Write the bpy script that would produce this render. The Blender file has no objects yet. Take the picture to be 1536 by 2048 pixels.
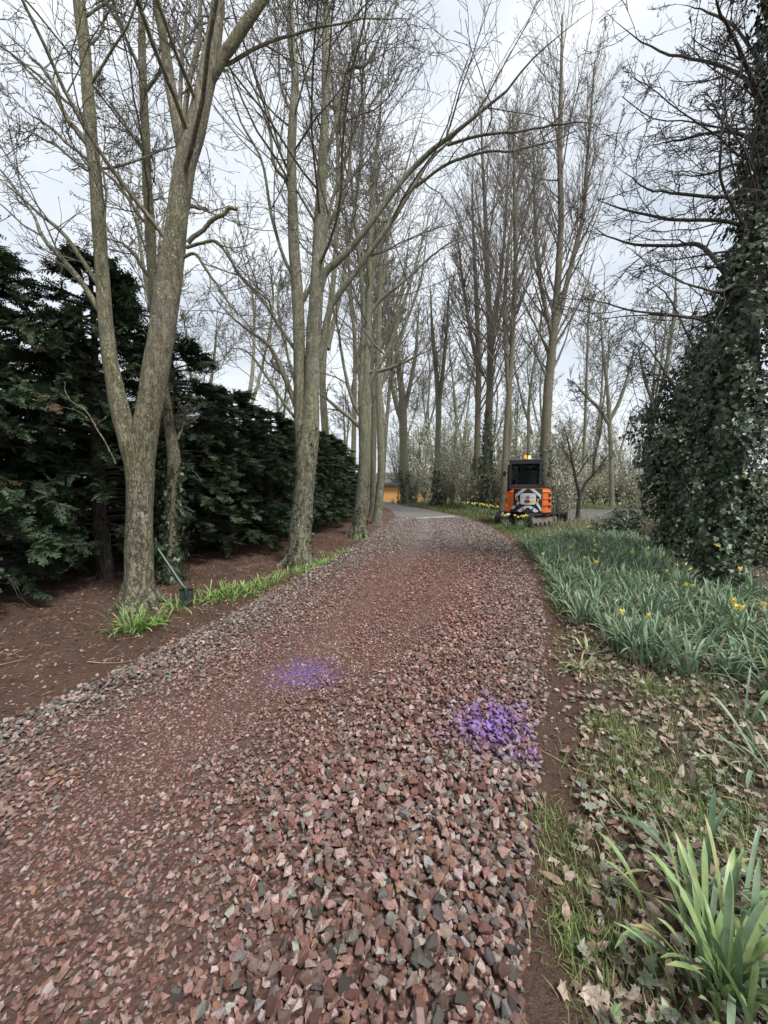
import bpy, bmesh, math, random
import numpy as np
from mathutils import Vector, Matrix, Euler

# ------------------------------------------------------------------ camera, sky, sun, exposure
S = bpy.context.scene
COL = S.collection
CAM_H, F_PX, PITCH = 1.55, 770.0, math.radians(4.23)
cam = bpy.data.cameras.new('camera')
cam.sensor_fit = 'VERTICAL'; cam.sensor_height = 24.0; cam.sensor_width = 18.0
cam.lens = 24.0 * F_PX / 2048.0
cam.clip_start = 0.05; cam.clip_end = 3000
cam_o = bpy.data.objects.new('camera', cam); COL.objects.link(cam_o)
cam_o.location = (0, 0, CAM_H); cam_o.rotation_euler = (math.pi / 2 - PITCH, 0, 0)
S.camera = cam_o

SUN_EL, SUN_AZ = math.radians(58), math.radians(138)      # azimuth measured from +Y towards +X (behind the camera, to its right)
w = bpy.data.worlds.new('World'); S.world = w; w.use_nodes = True
nt = w.node_tree; nt.nodes.clear()
def wn(t, **k):
    n = nt.nodes.new(t)
    for a, b in k.items(): setattr(n, a, b)
    return n
out = wn('ShaderNodeOutputWorld'); bg = wn('ShaderNodeBackground'); bg.inputs['Strength'].default_value = 0.1
sky = wn('ShaderNodeTexSky', sky_type='NISHITA', sun_disc=False, sun_elevation=SUN_EL, sun_rotation=SUN_AZ)
sky.air_density = 1.0; sky.dust_density = 2.0
tc = wn('ShaderNodeTexCoord'); mp = wn('ShaderNodeMapping'); mp.inputs['Scale'].default_value = (1.0, 1.0, 2.6)
nz = wn('ShaderNodeTexNoise'); nz.inputs['Scale'].default_value = 2.1; nz.inputs['Detail'].default_value = 5; nz.inputs['Roughness'].default_value = 0.55
rp = wn('ShaderNodeValToRGB')
rp.color_ramp.elements[0].position = 0.34; rp.color_ramp.elements[0].color = (0.63, 0.685, 0.755, 1)
rp.color_ramp.elements[1].position = 0.62; rp.color_ramp.elements[1].color = (0.93, 0.965, 1.0, 1)
mul = wn('ShaderNodeVectorMath', operation='SCALE'); mul.inputs['Scale'].default_value = 3.75
mx = wn('ShaderNodeMix', data_type='RGBA'); mx.inputs[0].default_value = 0.93
nt.links.new(tc.outputs['Generated'], mp.inputs['Vector']); nt.links.new(mp.outputs['Vector'], nz.inputs['Vector'])
nt.links.new(nz.outputs['Fac'], rp.inputs['Fac']); nt.links.new(rp.outputs['Color'], mul.inputs[0])
nt.links.new(sky.outputs['Color'], mx.inputs[6]); nt.links.new(mul.outputs['Vector'], mx.inputs[7])
nt.links.new(mx.outputs[2], bg.inputs['Color']); nt.links.new(bg.outputs['Background'], out.inputs['Surface'])

sl = bpy.data.lights.new('sun', 'SUN'); sl.energy = 1.5; sl.angle = math.radians(14); sl.color = (1.0, 0.965, 0.92)
so = bpy.data.objects.new('sun', sl); COL.objects.link(so)
sd = Vector((math.sin(SUN_AZ) * math.cos(SUN_EL), math.cos(SUN_AZ) * math.cos(SUN_EL), math.sin(SUN_EL)))
so.rotation_euler = sd.to_track_quat('Z', 'Y').to_euler()
S.view_settings.view_transform = 'Standard'; S.view_settings.look = 'None'
S.view_settings.exposure = 1.62; S.view_settings.gamma = 1.0; S.view_settings.use_curve_mapping = False
S.render.engine = 'CYCLES'
S.cycles.max_bounces = 6; S.cycles.diffuse_bounces = 3; S.cycles.glossy_bounces = 2; S.cycles.transmission_bounces = 4
S.cycles.transparent_max_bounces = 6; S.cycles.use_denoising = True

# ------------------------------------------------------------------ helpers
RNG = np.random.default_rng(7)
CP, SP = math.cos(PITCH), math.sin(PITCH)
def ray(px, py):
    u = (px - 768.0) / F_PX; v = (1024.0 - py) / F_PX
    return np.array([u, CP + v * SP, -SP + v * CP])
def gnd(px, py, z=0.0):
    d = ray(px, py); t = (z - CAM_H) / d[2]
    return np.array([d[0] * t, d[1] * t])
def at(px, py, Y):
    d = ray(px, py); t = Y / d[1]
    return np.array([d[0] * t, Y, CAM_H + d[2] * t])
def px_m(wpx, Y): return wpx * Y / F_PX
def sstep(a, b, x):
    t = np.clip((np.asarray(x, float) - a) / (b - a), 0, 1); return t * t * (3 - 2 * t)
def nz2(x, y, s=1.0, seed=0):
    r = np.random.default_rng(1000 + seed); v = 0.0
    for i in range(6):
        a = r.uniform(0, 6.28); f = s * r.uniform(0.7, 2.6); p = r.uniform(0, 6.28)
        v = v + np.sin((x * math.cos(a) + y * math.sin(a)) * f + p + 1.3 * np.sin((x * math.sin(a) - y * math.cos(a)) * f * 0.6 + p * 2))
    return v / 6.0

def tag(o, label=None, cat=None, group=None, kind=None):
    if label: o['label'] = label
    if cat: o['category'] = cat
    if group: o['group'] = group
    if kind: o['kind'] = kind
    return o
def empty(name, loc=(0, 0, 0), rz=0.0, label=None, cat=None, group=None):
    o = bpy.data.objects.new(name, None); COL.objects.link(o)
    o.location = loc; o.rotation_euler = (0, 0, rz); o.empty_display_size = 0.2
    return tag(o, label, cat, group)
def link(name, me, mat=None, parent=None, loc=None, rot=None):
    o = bpy.data.objects.new(name, me); COL.objects.link(o)
    if mat is not None and len(me.materials) == 0: me.materials.append(mat)
    if parent is not None: o.parent = parent
    if loc is not None: o.location = loc
    if rot is not None: o.rotation_euler = rot
    return o
def copy_tree(o, parent=None, deep=True):
    c = o.copy(); COL.objects.link(c); c.parent = parent
    if deep:
        for ch in list(o.children): copy_tree(ch, c)
    return c

def np_mesh(name, V, faces, col=None, smooth=False):
    """V (n,3); faces: list of int arrays (m,k); col (n,3) linear colour per vertex"""
    me = bpy.data.meshes.new(name)
    V = np.ascontiguousarray(V, dtype=np.float32)
    faces = [np.asarray(f, dtype=np.int32) for f in faces if len(f)]
    me.vertices.add(len(V)); me.vertices.foreach_set('co', V.ravel())
    loops = np.concatenate([f.ravel() for f in faces])
    sizes = np.concatenate([np.full(len(f), f.shape[1], np.int32) for f in faces])
    starts = np.concatenate([[0], np.cumsum(sizes)[:-1]]).astype(np.int32)
    me.loops.add(len(loops)); me.loops.foreach_set('vertex_index', loops)
    me.polygons.add(len(sizes)); me.polygons.foreach_set('loop_start', starts)
    if smooth: me.polygons.foreach_set('use_smooth', np.ones(len(sizes), bool))
    me.update(calc_edges=True)
    if not smooth: me.shade_flat()
    if col is not None:
        c = np.ones((len(V), 4), np.float32); c[:, :3] = col
        a = me.color_attributes.new('Col', 'FLOAT_COLOR', 'POINT'); a.data.foreach_set('color', c.ravel())
    return me

class Geo:
    """collects vertex / face arrays"""
    def __init__(s): s.V = []; s.F = []; s.C = []; s.n = 0
    def add(s, V, F, C=None):
        V = np.asarray(V, float).reshape(-1, 3)
        s.V.append(V); s.F += [np.asarray(f) + s.n for f in (F if isinstance(F, list) else [F])]
        s.C.append(np.broadcast_to(np.asarray(C if C is not None else (1, 1, 1), float), (len(V), 3))); s.n += len(V)
    def mesh(s, name, org=(0, 0, 0), smooth=False):
        by = {}
        for f in s.F: by.setdefault(f.shape[1], []).append(f)
        return np_mesh(name, np.concatenate(s.V) - np.asarray(org), [np.concatenate(v) for v in by.values()], np.concatenate(s.C), smooth)

def spline(pts, n):
    """Catmull-Rom through rows of pts (any columns), n samples"""
    P = np.asarray(pts, float); m = len(P)
    if m == 2: return P[0] + (P[1] - P[0]) * np.linspace(0, 1, n)[:, None]
    E = np.vstack([2 * P[0] - P[1], P, 2 * P[-1] - P[-2]])
    u = np.linspace(0, m - 1 - 1e-9, n); i = u.astype(int); t = (u - i)[:, None]
    a, b, c, d = E[i], E[i + 1], E[i + 2], E[i + 3]
    return 0.5 * (2 * b + (c - a) * t + (2 * a - 5 * b + 4 * c - d) * t ** 2 + (3 * b - a - 3 * c + d) * t ** 3)

def tubes(geo, P, R, k, col=None, rough=0.0, cap=True):
    """P (B,n,3) R (B,n): swept tubes"""
    P = np.asarray(P, float); R = np.asarray(R, float); B, n, _ = P.shape
    T = np.gradient(P, axis=1); T /= np.linalg.norm(T, axis=2, keepdims=True) + 1e-9
    avg = np.abs(P[:, -1] - P[:, 0]); ref = np.zeros((B, 3)); ref[np.arange(B), np.argmin(avg, axis=1)] = 1
    N1 = np.cross(T, ref[:, None, :]); N1 /= np.linalg.norm(N1, axis=2, keepdims=True) + 1e-9
    N2 = np.cross(T, N1)
    a = np.arange(k) * 2 * math.pi / k
    rr = R[:, :, None] * np.ones(k)
    if rough > 0:
        L = np.concatenate([np.zeros((B, 1)), np.cumsum(np.linalg.norm(np.diff(P, axis=1), axis=2), axis=1)], 1)[:, :, None]
        m = 0
        for q, (f, g) in enumerate(((2, 2.2), (3, 4.1), (5, 3.0), (4, 9.0), (7, 6.0))):
            m = m + np.sin(f * a[None, None, :] + g * L + q * 1.7 + 0.8 * np.sin(g * 1.7 * L + f)) / (1 + 0.25 * q)
        rr = rr * (1 + rough * m / 2.2)
    V = P[:, :, None, :] + rr[..., None] * (np.cos(a)[None, None, :, None] * N1[:, :, None, :] + np.sin(a)[None, None, :, None] * N2[:, :, None, :])
    base = (np.arange(B) * n * k)[:, None, None]; ring = (np.arange(n - 1) * k)[None, :, None]; s = np.arange(k)[None, None, :]; s2 = (np.arange(k) + 1) % k
    q = np.stack([base + ring + s, base + ring + s2[None, None, :], base + ring + k + s2[None, None, :], base + ring + k + s], -1).reshape(-1, 4)
    F = [q]
    if cap and k > 3:
        F.append(((np.arange(B) * n * k)[:, None] + (n - 1) * k + np.arange(k)[None, :]))
    c = None
    if col is not None:
        col = np.asarray(col, float)
        c = np.repeat(col, n * k, axis=0) if col.ndim == 2 else col
    geo.add(V.reshape(-1, 3), F, c)

def unit(v): return v / (np.linalg.norm(v, axis=-1, keepdims=True) + 1e-9)
def grow(rng, P, R, n_per, t0, t1, ang, asd, lr, npts, wig, trop, rr, rmin, lmin=0.05, lmax=9, bias=None):
    """children of every polyline in P; returns P2 (B*n_per,npts,3), R2"""
    B, n, _ = P.shape
    L = np.linalg.norm(np.diff(P, axis=1), axis=2).sum(1)
    t = (np.tile(np.linspace(0, 1, n_per, endpoint=False), (B, 1)) + rng.uniform(0, 1.0 / n_per, (B, n_per))) * (t1 - t0) + t0
    f = t * (n - 1); i = np.clip(f.astype(int), 0, n - 2); u = (f - i)[..., None]
    bi = np.arange(B)[:, None]
    p0 = P[bi, i] * (1 - u) + P[bi, i + 1] * u
    r0 = R[bi, i] * (1 - u[..., 0]) + R[bi, i + 1] * u[..., 0]
    T = unit(P[bi, i + 1] - P[bi, i]).reshape(-1, 3)
    rv = rng.normal(size=T.shape)
    if bias is not None: rv = rv + np.asarray(bias)
    N = unit(rv - (rv * T).sum(1, keepdims=True) * T)
    an = np.radians(rng.normal(ang, asd, len(T)))[:, None]
    d = np.cos(an) * T + np.sin(an) * N
    ln = np.clip(np.repeat(L, n_per) * lr * (1.15 - 0.75 * (t.ravel() - t0) / max(t1 - t0, 1e-6)) * rng.uniform(0.55, 1.25, len(T)), lmin, lmax)
    q = p0.reshape(-1, 3); out = [q]
    for _ in range(npts - 1):
        d = unit(d + rng.normal(size=d.shape) * wig + np.array([0, 0, trop]))
        q = q + d * (ln / (npts - 1))[:, None]; out.append(q)
    P2 = np.stack(out, 1)
    ra = np.maximum(r0.ravel() * rr, rmin * 1.3)
    R2 = ra[:, None] + (rmin - ra)[:, None] * (np.linspace(0, 1, npts)[None, :] ** 0.8)
    return P2, R2

def in_view(P, R, mx=260, top=-260):
    e = P[:, -1]; d = np.maximum(e[:, 1] * CP - (e[:, 2] - CAM_H) * SP, 0.1); u = 768 + F_PX * e[:, 0] / d; v = 1024 - F_PX * (e[:, 1] * SP + (e[:, 2] - CAM_H) * CP) / d
    k = (u > -mx) & (u < 1536 + mx) & (v > top) & (e[:, 1] > 0.4); return P[k], R[k]
def leaves(geo, tmpl, tri, pos, normal, up, size, col, curl=0.0, rng=RNG):
    """flat leaf template (k,2) placed N times; up = direction of the leaf tip"""
    N = len(pos); n = unit(np.asarray(normal, float)); u = np.asarray(up, float); u = unit(u - (u * n).sum(1, keepdims=True) * n); s = np.cross(u, n)
    t = np.asarray(tmpl, float); k = len(t)
    c = np.broadcast_to(np.asarray(curl, float), (N,)) if np.ndim(curl) else rng.normal(0, 1, N) * curl
    zz = c[:, None] * ((t[:, 0] ** 2)[None, :] * 1.6 + (t[:, 1] ** 2)[None, :] * 0.8)
    V = pos[:, None, :] + size[:, None, None] * (t[None, :, 0, None] * s[:, None, :] + t[None, :, 1, None] * u[:, None, :] + zz[..., None] * n[:, None, :])
    F = (np.arange(N) * k)[:, None, None] + np.asarray(tri)[None]
    geo.add(V.reshape(-1, 3), F.reshape(-1, np.asarray(tri).shape[1]), np.repeat(col, k, axis=0))
IVY_T = [(0, 0), (0.16, -0.10), (0.50, 0.02), (0.27, 0.30), (0.40, 0.55), (0.16, 0.58), (0.0, 1.0), (-0.16, 0.58), (-0.40, 0.55), (-0.27, 0.30), (-0.50, 0.02), (-0.16, -0.10)]
IVY_S = [(0, -0.05), (0.48, 0.02), (0.26, 0.42), (0.0, 1.0), (-0.26, 0.42), (-0.48, 0.02)]
IVY_SF = [(0, 1, 2), (0, 2, 3), (0, 3, 4), (0, 4, 5)]
IVY_F = [(0, 1, 2), (0, 2, 3), (0, 3, 5), (3, 4, 5), (0, 5, 6), (0, 6, 7), (0, 7, 9), (7, 8, 9), (0, 9, 10), (0, 10, 11)]
OVAL_T = [(0, 0), (0.26, 0.3), (0.22, 0.68), (0, 1.0), (-0.22, 0.68), (-0.26, 0.3)]
OVAL_F = [(0, 1, 2), (0, 2, 3), (0, 3, 4), (0, 4, 5)]
DEAD_T = [(0, 0.0), (0.22, 0.08), (0.45, 0.0), (0.36, 0.28), (0.52, 0.50), (0.24, 0.62), (0.12, 0.98), (-0.10, 0.66), (-0.44, 0.62), (-0.34, 0.30), (-0.48, 0.05), (-0.18, 0.06)]
DEAD_F = [(0, 1, 3), (1, 2, 3), (0, 3, 5), (3, 4, 5), (0, 5, 7), (5, 6, 7), (0, 7, 9), (7, 8, 9), (0, 9, 11), (9, 10, 11)]
LEAF2_T = [(0, 0), (0.35, 0.5), (0, 1), (-0.35, 0.5)]
LEAF2_F = [(0, 1, 2), (0, 2, 3)]

def blades(geo, base, az, lean, bend, length, width, col, segs=5, fold=0.0, tipc=None, twist=None):
    """strap leaves: base (N,3), az azimuth, lean start angle from vertical, bend extra angle at the tip"""
    N = len(base); s = np.linspace(0, 1, segs + 1)
    th = lean[:, None] + bend[:, None] * s[None, :] ** 1.6
    h = np.stack([np.cos(az), np.sin(az), np.zeros(N)], 1)
    d = np.sin(th)[..., None] * h[:, None, :] + np.cos(th)[..., None] * np.array([0, 0, 1.0])
    st = (length / segs)[:, None, None] * d
    C = base[:, None, :] + np.concatenate([np.zeros((N, 1, 3)), np.cumsum(st[:, :-1], axis=1)], 1)
    ta = az + math.pi / 2 + (twist if twist is not None else 0)
    sd = np.stack([np.cos(ta), np.sin(ta), np.zeros(N)], 1)
    prof = np.where(s < 0.75, 0.8 + 0.27 * s, np.sqrt(np.clip(1 - ((s - 0.75) / 0.252) ** 2, 0, 1))); prof[-1] = 0.06
    W = width[:, None] * prof[None, :] * 0.5
    nrm = np.cross(d, sd[:, None, :])
    A = C - sd[:, None, :] * W[..., None] + nrm * (fold * W)[..., None]
    Bv = C + sd[:, None, :] * W[..., None] + nrm * (fold * W)[..., None]
    cc = np.repeat(col[:, None, :], segs + 1, 1)
    if tipc is not None: cc = cc * (1 - s[None, :, None] ** 2) + tipc[:, None, :] * s[None, :, None] ** 2
    if fold:
        V = np.stack([A, C, Bv], 2); k = 3
    else:
        V = np.stack([A, Bv], 2); k = 2
    b = (np.arange(N) * (segs + 1) * k)[:, None, None]; r = (np.arange(segs) * k)[None, :, None]; c = np.arange(k - 1)[None, None, :]
    F = np.stack([b + r + c, b + r + c + 1, b + r + c + 1 + k, b + r + c + k], -1).reshape(-1, 4)
    geo.add(V.reshape(-1, 3), F, np.repeat(cc[:, :, None, :], k, 2).reshape(-1, 3))

# ------------------------------------------------------------------ materials
class M:
    def __init__(s, name):
        s.m = bpy.data.materials.new(name); s.m.use_nodes = True; s.t = s.m.node_tree
        s.b = s.t.nodes['Principled BSDF']; s.m.diffuse_color = (0.5, 0.5, 0.5, 1)
    def n(s, t, ins=None, **k):
        x = s.t.nodes.new(t)
        for a, b in k.items(): setattr(x, a, b)
        for a, b in (ins or {}).items(): s.put(x.inputs[a], b)
        return x
    def put(s, inp, v):
        if hasattr(v, 'is_linked') or isinstance(v, bpy.types.NodeSocket): s.t.links.new(v, inp)
        elif isinstance(v, (tuple, list)) and len(v) == 3 and inp.type == 'RGBA': inp.default_value = (*v, 1)
        else: inp.default_value = v
    def set(s, **k):
        for a, b in k.items(): s.put(s.b.inputs[a.replace('_', ' ')], b)
        return s
    def obj(s): return s.n('ShaderNodeTexCoord').outputs['Object']
    def noise(s, vec, scale, detail=4, rough=0.55, sc=None):
        if sc: vec = s.n('ShaderNodeMapping', {'Vector': vec, 'Scale': sc}).outputs[0]
        return s.n('ShaderNodeTexNoise', {'Vector': vec, 'Scale': scale, 'Detail': detail, 'Roughness': rough}).outputs['Fac']
    def vor(s, vec, scale, feature='F1', sc=None, o='Distance'):
        if sc: vec = s.n('ShaderNodeMapping', {'Vector': vec, 'Scale': sc}).outputs[0]
        return s.n('ShaderNodeTexVoronoi', {'Vector': vec, 'Scale': scale}, feature=feature).outputs[o]
    def ramp(s, f, stops):
        x = s.n('ShaderNodeValToRGB', {'Fac': f}); e = x.color_ramp.elements
        while len(e) < len(stops): e.new(0.5)
        for i, (p, c) in enumerate(stops):
            e[i].position = p; e[i].color = (*c, 1) if len(c) == 3 else c
        return x.outputs['Color']
    def mix(s, f, a, b, mode='MIX'):
        x = s.n('ShaderNodeMix', data_type='RGBA', blend_type=mode)
        s.put(x.inputs[0], f); s.put(x.inputs[6], a); s.put(x.inputs[7], b); return x.outputs[2]
    def math(s, op, a, b=0.0):
        x = s.n('ShaderNodeMath', operation=op); s.put(x.inputs[0], a); s.put(x.inputs[1], b); return x.outputs[0]
    def rng(s, v, a, b, c=0.0, d=1.0):
        return s.n('ShaderNodeMapRange', {'Value': v, 'From Min': a, 'From Max': b, 'To Min': c, 'To Max': d}).outputs[0]
    def attr(s): return s.n('ShaderNodeAttribute', attribute_name='Col').outputs['Color']
    def bump(s, h, strength, dist):
        s.put(s.b.inputs['Normal'], s.n('ShaderNodeBump', {'Height': h, 'Strength': strength, 'Distance': dist}).outputs[0]); return s
G1 = lambda v: (v, v, v)

def plain(name, col, rough=0.6, metal=0.0, var=0.12, scale=8, bump=0.0, **k):
    m = M(name); v = m.obj(); f = m.noise(v, scale, 5)
    m.set(Base_Color=m.mix(m.rng(f, 0.3, 0.7), tuple(c * (1 - var) for c in col), tuple(min(1, c * (1 + var)) for c in col)), Roughness=m.rng(f, 0.2, 0.8, max(rough - 0.12, 0.03), min(rough + 0.12, 1)), Metallic=metal)
    if bump: m.bump(m.noise(v, scale * 6, 4), bump, 0.01)
    for a, b in k.items(): m.set(**{a: b})
    return m.m

def bark(name, c1, c2, green, lich, sc=1.0, crack=0.6, spots=True):
    m = M(name); v = m.obj()
    f1 = m.noise(v, 3.5 * sc, 6, 0.6, (1, 1, 0.35)); f2 = m.noise(v, 22 * sc, 5, 0.65, (1, 1, 0.25)); f3 = m.noise(v, 1.3 * sc, 3)
    base = m.mix(m.rng(f1, 0.32, 0.68), c1, c2)
    base = m.mix(m.rng(f3, 0.40, 0.62, 0, 0.75), base, green)
    ring = m.noise(v, 14 * sc, 3, 0.5, (0.5, 0.5, 2.2))
    ck = m.rng(f2, 0.36, 0.5)
    wv = m.n('ShaderNodeVectorMath', {0: v, 1: m.n('ShaderNodeVectorMath', {0: m.n('ShaderNodeTexNoise', {'Vector': v, 'Scale': 9.0 * sc, 'Detail': 4.0}).outputs['Color'], 'Scale': 0.10 / sc}, operation='SCALE').outputs[0]}, operation='ADD').outputs[0]
    fis = m.math('ABSOLUTE', m.math('SUBTRACT', m.noise(wv, 30 * sc, 4, 0.6, (1, 1, 0.16)), 0.5))
    low = m.rng(m.n('ShaderNodeSeparateXYZ', {0: v}).outputs[2], 1.0, 3.2, 1.0, 0.35)
    fl = m.math('MULTIPLY', m.rng(fis, 0.0, 0.055, 1.0, 0.0), low)
    base = m.mix(m.math('MULTIPLY', m.math('SUBTRACT', 1.0, ck), crack), base, tuple(x * 0.42 for x in c1))
    base = m.mix(m.math('MULTIPLY', fl, 0.6), base, tuple(x * 0.28 for x in c1))
    if spots:
        sp = m.math('LESS_THAN', m.vor(v, 30 * sc, 'F1'), m.rng(m.noise(v, 5 * sc, 3), 0.38, 0.70, 0.0, 0.40))
        base = m.mix(m.math('MULTIPLY', sp, 0.75), base, lich)
        pa = m.rng(m.noise(v, 9 * sc, 6, 0.7), 0.58, 0.66)
        base = m.mix(m.math('MULTIPLY', pa, 0.35), base, tuple(x * 0.8 for x in lich))
    rk = m.rng(m.n('ShaderNodeObjectInfo').outputs['Random'], 0.0, 1.0, 0.82, 1.16)
    base = m.mix(1.0, base, m.n('ShaderNodeCombineColor', {0: rk, 1: rk, 2: m.math('MULTIPLY', rk, 0.97)}).outputs[0], 'MULTIPLY')
    m.set(Base_Color=base, Roughness=0.85)
    h = m.math('SUBTRACT', m.math('ADD', m.math('MULTIPLY', f2, 0.6), m.math('MULTIPLY', ring, 0.10)), m.math('MULTIPLY', fl, 0.6))
    m.bump(h, 1.0, 0.035 / sc)
    return m.m

def attr_mat(name, rough=0.6, var=0.25, scale=20, spec=0.4, trans=0.0, bump=0.0, bscale=60, tint=None, sub=None):
    m = M(name); v = m.obj(); c = m.attr()
    f = m.noise(v, scale, 4)
    k = m.rng(f, 0.3, 0.7, 1 - var, 1 + var)
    col = m.mix(1.0, c, m.n('ShaderNodeCombineColor', {0: k, 1: k, 2: k}).outputs[0], 'MULTIPLY')
    m.set(Base_Color=col, Roughness=rough, Specular_IOR_Level=spec)
    if bump: m.bump(m.noise(v, bscale, 5, 0.7), bump, 0.004)
    if trans:
        tr = m.n('ShaderNodeBsdfTranslucent', {'Color': col}); ms = m.n('ShaderNodeMixShader', {'Fac': trans})
        o = m.t.nodes['Material Output']
        m.t.links.new(m.b.outputs[0], ms.inputs[1]); m.t.links.new(tr.outputs[0], ms.inputs[2]); m.t.links.new(ms.outputs[0], o.inputs['Surface'])
    return m.m

def stone_mat(name, from_object):
    m = M(name); v = m.obj()
    c = m.n('ShaderNodeObjectInfo').outputs['Color'] if from_object else m.attr()
    f = m.noise(v, 38, 6, 0.7); g = m.noise(v, 150, 3, 0.7)
    k = m.rng(f, 0.28, 0.72, 0.62, 1.30)
    col = m.mix(1.0, c, m.n('ShaderNodeCombineColor', {0: k, 1: k, 2: k}).outputs[0], 'MULTIPLY')
    col = m.mix(m.rng(g, 0.6, 0.72, 0, 0.5), col, (0.50, 0.42, 0.38))
    col = m.mix(m.rng(m.noise(v, 70, 4, 0.6), 0.58, 0.7, 0, 0.45), col, (0.07, 0.05, 0.045))
    dust = m.rng(m.noise(v, 2.2 if from_object else 11, 6, 0.75), 0.40, 0.66, 0.0, 0.55)
    col = m.mix(dust, col, (0.165, 0.105, 0.082))
    m.set(Base_Color=col, Roughness=0.85, Specular_IOR_Level=0.25)
    m.bump(m.math('ADD', f, m.math('MULTIPLY', g, 0.5)), 1.0, 0.014)
    return m.m

MAT = {}
MAT['bark_near'] = bark('bark_near', (0.172, 0.150, 0.106), (0.280, 0.250, 0.182), (0.180, 0.182, 0.085), (0.46, 0.46, 0.39), 1.0, 0.7)
MAT['bark_mid'] = bark('bark_mid', (0.185, 0.176, 0.132), (0.28, 0.262, 0.200), (0.185, 0.192, 0.098), (0.45, 0.45, 0.40), 0.9, 0.6)
MAT['bark_dark'] = bark('bark_dark', (0.065, 0.052, 0.040), (0.105, 0.088, 0.068), (0.07, 0.075, 0.04), (0.2, 0.2, 0.17), 1.0, 0.6, False)
MAT['bark_poplar'] = bark('bark_poplar', (0.17, 0.15, 0.115), (0.25, 0.22, 0.17), (0.16, 0.15, 0.08), (0.35, 0.34, 0.30), 0.8, 0.55, False)
MAT['twig'] = plain('twig', (0.125, 0.113, 0.092), 0.85, var=0.35, scale=3)
MAT['twig_pop'] = plain('twig_poplar', (0.175, 0.155, 0.128), 0.85, var=0.3, scale=3)
MAT['twig_dark'] = plain('twig_dark', (0.040, 0.034, 0.027), 0.85, var=0.3, scale=3)
MAT['dead_wood'] = plain('dead_wood', (0.30, 0.25, 0.19), 0.9, var=0.3, scale=14, bump=0.4)
MAT['conifer'] = attr_mat('conifer_foliage', 0.7, 0.35, 4, 0.25, 0.12)
MAT['ivy'] = attr_mat('ivy_leaf', 0.42, 0.25, 30, 0.5, 0.06)
MAT['daff'] = attr_mat('daffodil_leaf', 0.45, 0.3, 14, 0.45, 0.18)
MAT['petal'] = attr_mat('daffodil_petal', 0.6, 0.1, 25, 0.3, 0.25)
MAT['grass'] = attr_mat('grass_blade', 0.6, 0.25, 10, 0.3, 0.2)
MAT['dead_leaf'] = attr_mat('dead_leaf', 0.75, 0.35, 45, 0.25, 0.08, 0.5, 60)
MAT['pale_leaf'] = attr_mat('young_leaf', 0.6, 0.2, 5, 0.3, 0.3)
MAT['litter'] = attr_mat('needle_litter', 0.9, 0.3, 20, 0.1)
MAT['stone_attr'] = stone_mat('crushed_stone', False)
MAT['stone_obj'] = stone_mat('crushed_stone_large', True)

# ------------------------------------------------------------------ ground, drive, water
LE = np.array([gnd(*p) for p in ((-420, 1640), (-150, 1510), (0, 1448), (130, 1392), (265, 1330), (400, 1262), (505, 1206), (600, 1152), (700, 1097), (752, 1062), (780, 1042), (788, 1031), (780, 1021), (762, 1012))])
RE = np.array([gnd(*p) for p in ((1050, 2500), (1055, 2048), (1062, 1850), (1075, 1650), (1082, 1500), (1085, 1400), (1090, 1300), (1088, 1220), (1072, 1160), (1045, 1110), (1008, 1072), (965, 1047), (920, 1032), (860, 1020), (805, 1011))])
LE = np.vstack([[-2.2, -1.0], LE[np.argsort(LE[:, 1])], [-2.0, 31.0], [-6.0, 36.0]])
RE = np.vstack([[0.25, -1.0], RE[np.argsort(RE[:, 1])], [0.6, 32.5], [-3.0, 40.0]])
def xl(y): return np.interp(y, LE[:, 1], LE[:, 0])
def xr(y): return np.interp(y, RE[:, 1], RE[:, 0])
def height(x, y):
    x = np.asarray(x, float); y = np.asarray(y, float)
    dl = xl(y) - x; dr = x - xr(y)
    o = sstep(0.05, 0.6, np.maximum(dl, dr))
    left = sstep(0.1, 0.9, dl); right = sstep(0.1, 1.0, dr)
    h = o * (0.016 * nz2(x, y, 9, 1) + 0.026 * nz2(x, y, 3.2, 2)) + 0.05 * left + 0.025 * right
    h = h - 0.02 * np.exp(-((dr - 0.18) / 0.14) ** 2) - 0.015 * np.exp(-((dl - 0.15) / 0.12) ** 2)
    h = h - 0.85 * sstep(14.6, 17.2, y) * sstep(7.4, 9.2, x) * (1 - sstep(28, 31, y))
    h = h - 0.55 * sstep(30, 35, y) * (1 - sstep(60, 90, y))
    return h
def hz(x, y): return float(height(x, y))

def axis_pts(lo, hi, step, far):
    a = list(np.arange(lo, hi + 1e-6, step)); s = step; x = hi
    while x < far: s *= 1.35; x += s; a.append(x)
    s = step; x = lo; pre = []
    while x > -far: s *= 1.35; x -= s; pre.append(x)
    return np.array(pre[::-1] + a)
gx = axis_pts(-7, 11, 0.14, 900); gy = axis_pts(0, 18, 0.14, 1200)
X, Y = np.meshgrid(gx, gy); Z = height(X, Y)
nx, ny = len(gx), len(gy)
q = (np.arange(ny - 1)[:, None] * nx + np.arange(nx - 1)[None, :]).ravel()
F = np.stack([q, q + 1, q + nx + 1, q + nx], 1)
dl = xl(Y) - X; dr = X - xr(Y)
jit = 0.25 * nz2(X, Y, 2.5, 5)
grassy = np.clip(sstep(6.0, 9.0, Y + 6 * jit) * sstep(0.25, 0.6, dr + 0.3 * jit) * 0.9 + sstep(22, 27, Y), 0, 1)
litter = sstep(0.3, 0.7, dr + jit * 0.5) * (1 - grassy)
zone = np.stack([grassy, litter, np.zeros_like(X)], -1).reshape(-1, 3)
me = np_mesh('ground', np.stack([X, Y, Z], -1).reshape(-1, 3), [F], zone, True)
m = M('ground_soil'); v = m.obj()
sep = m.n('ShaderNodeSeparateColor', {0: m.attr()})
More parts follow.
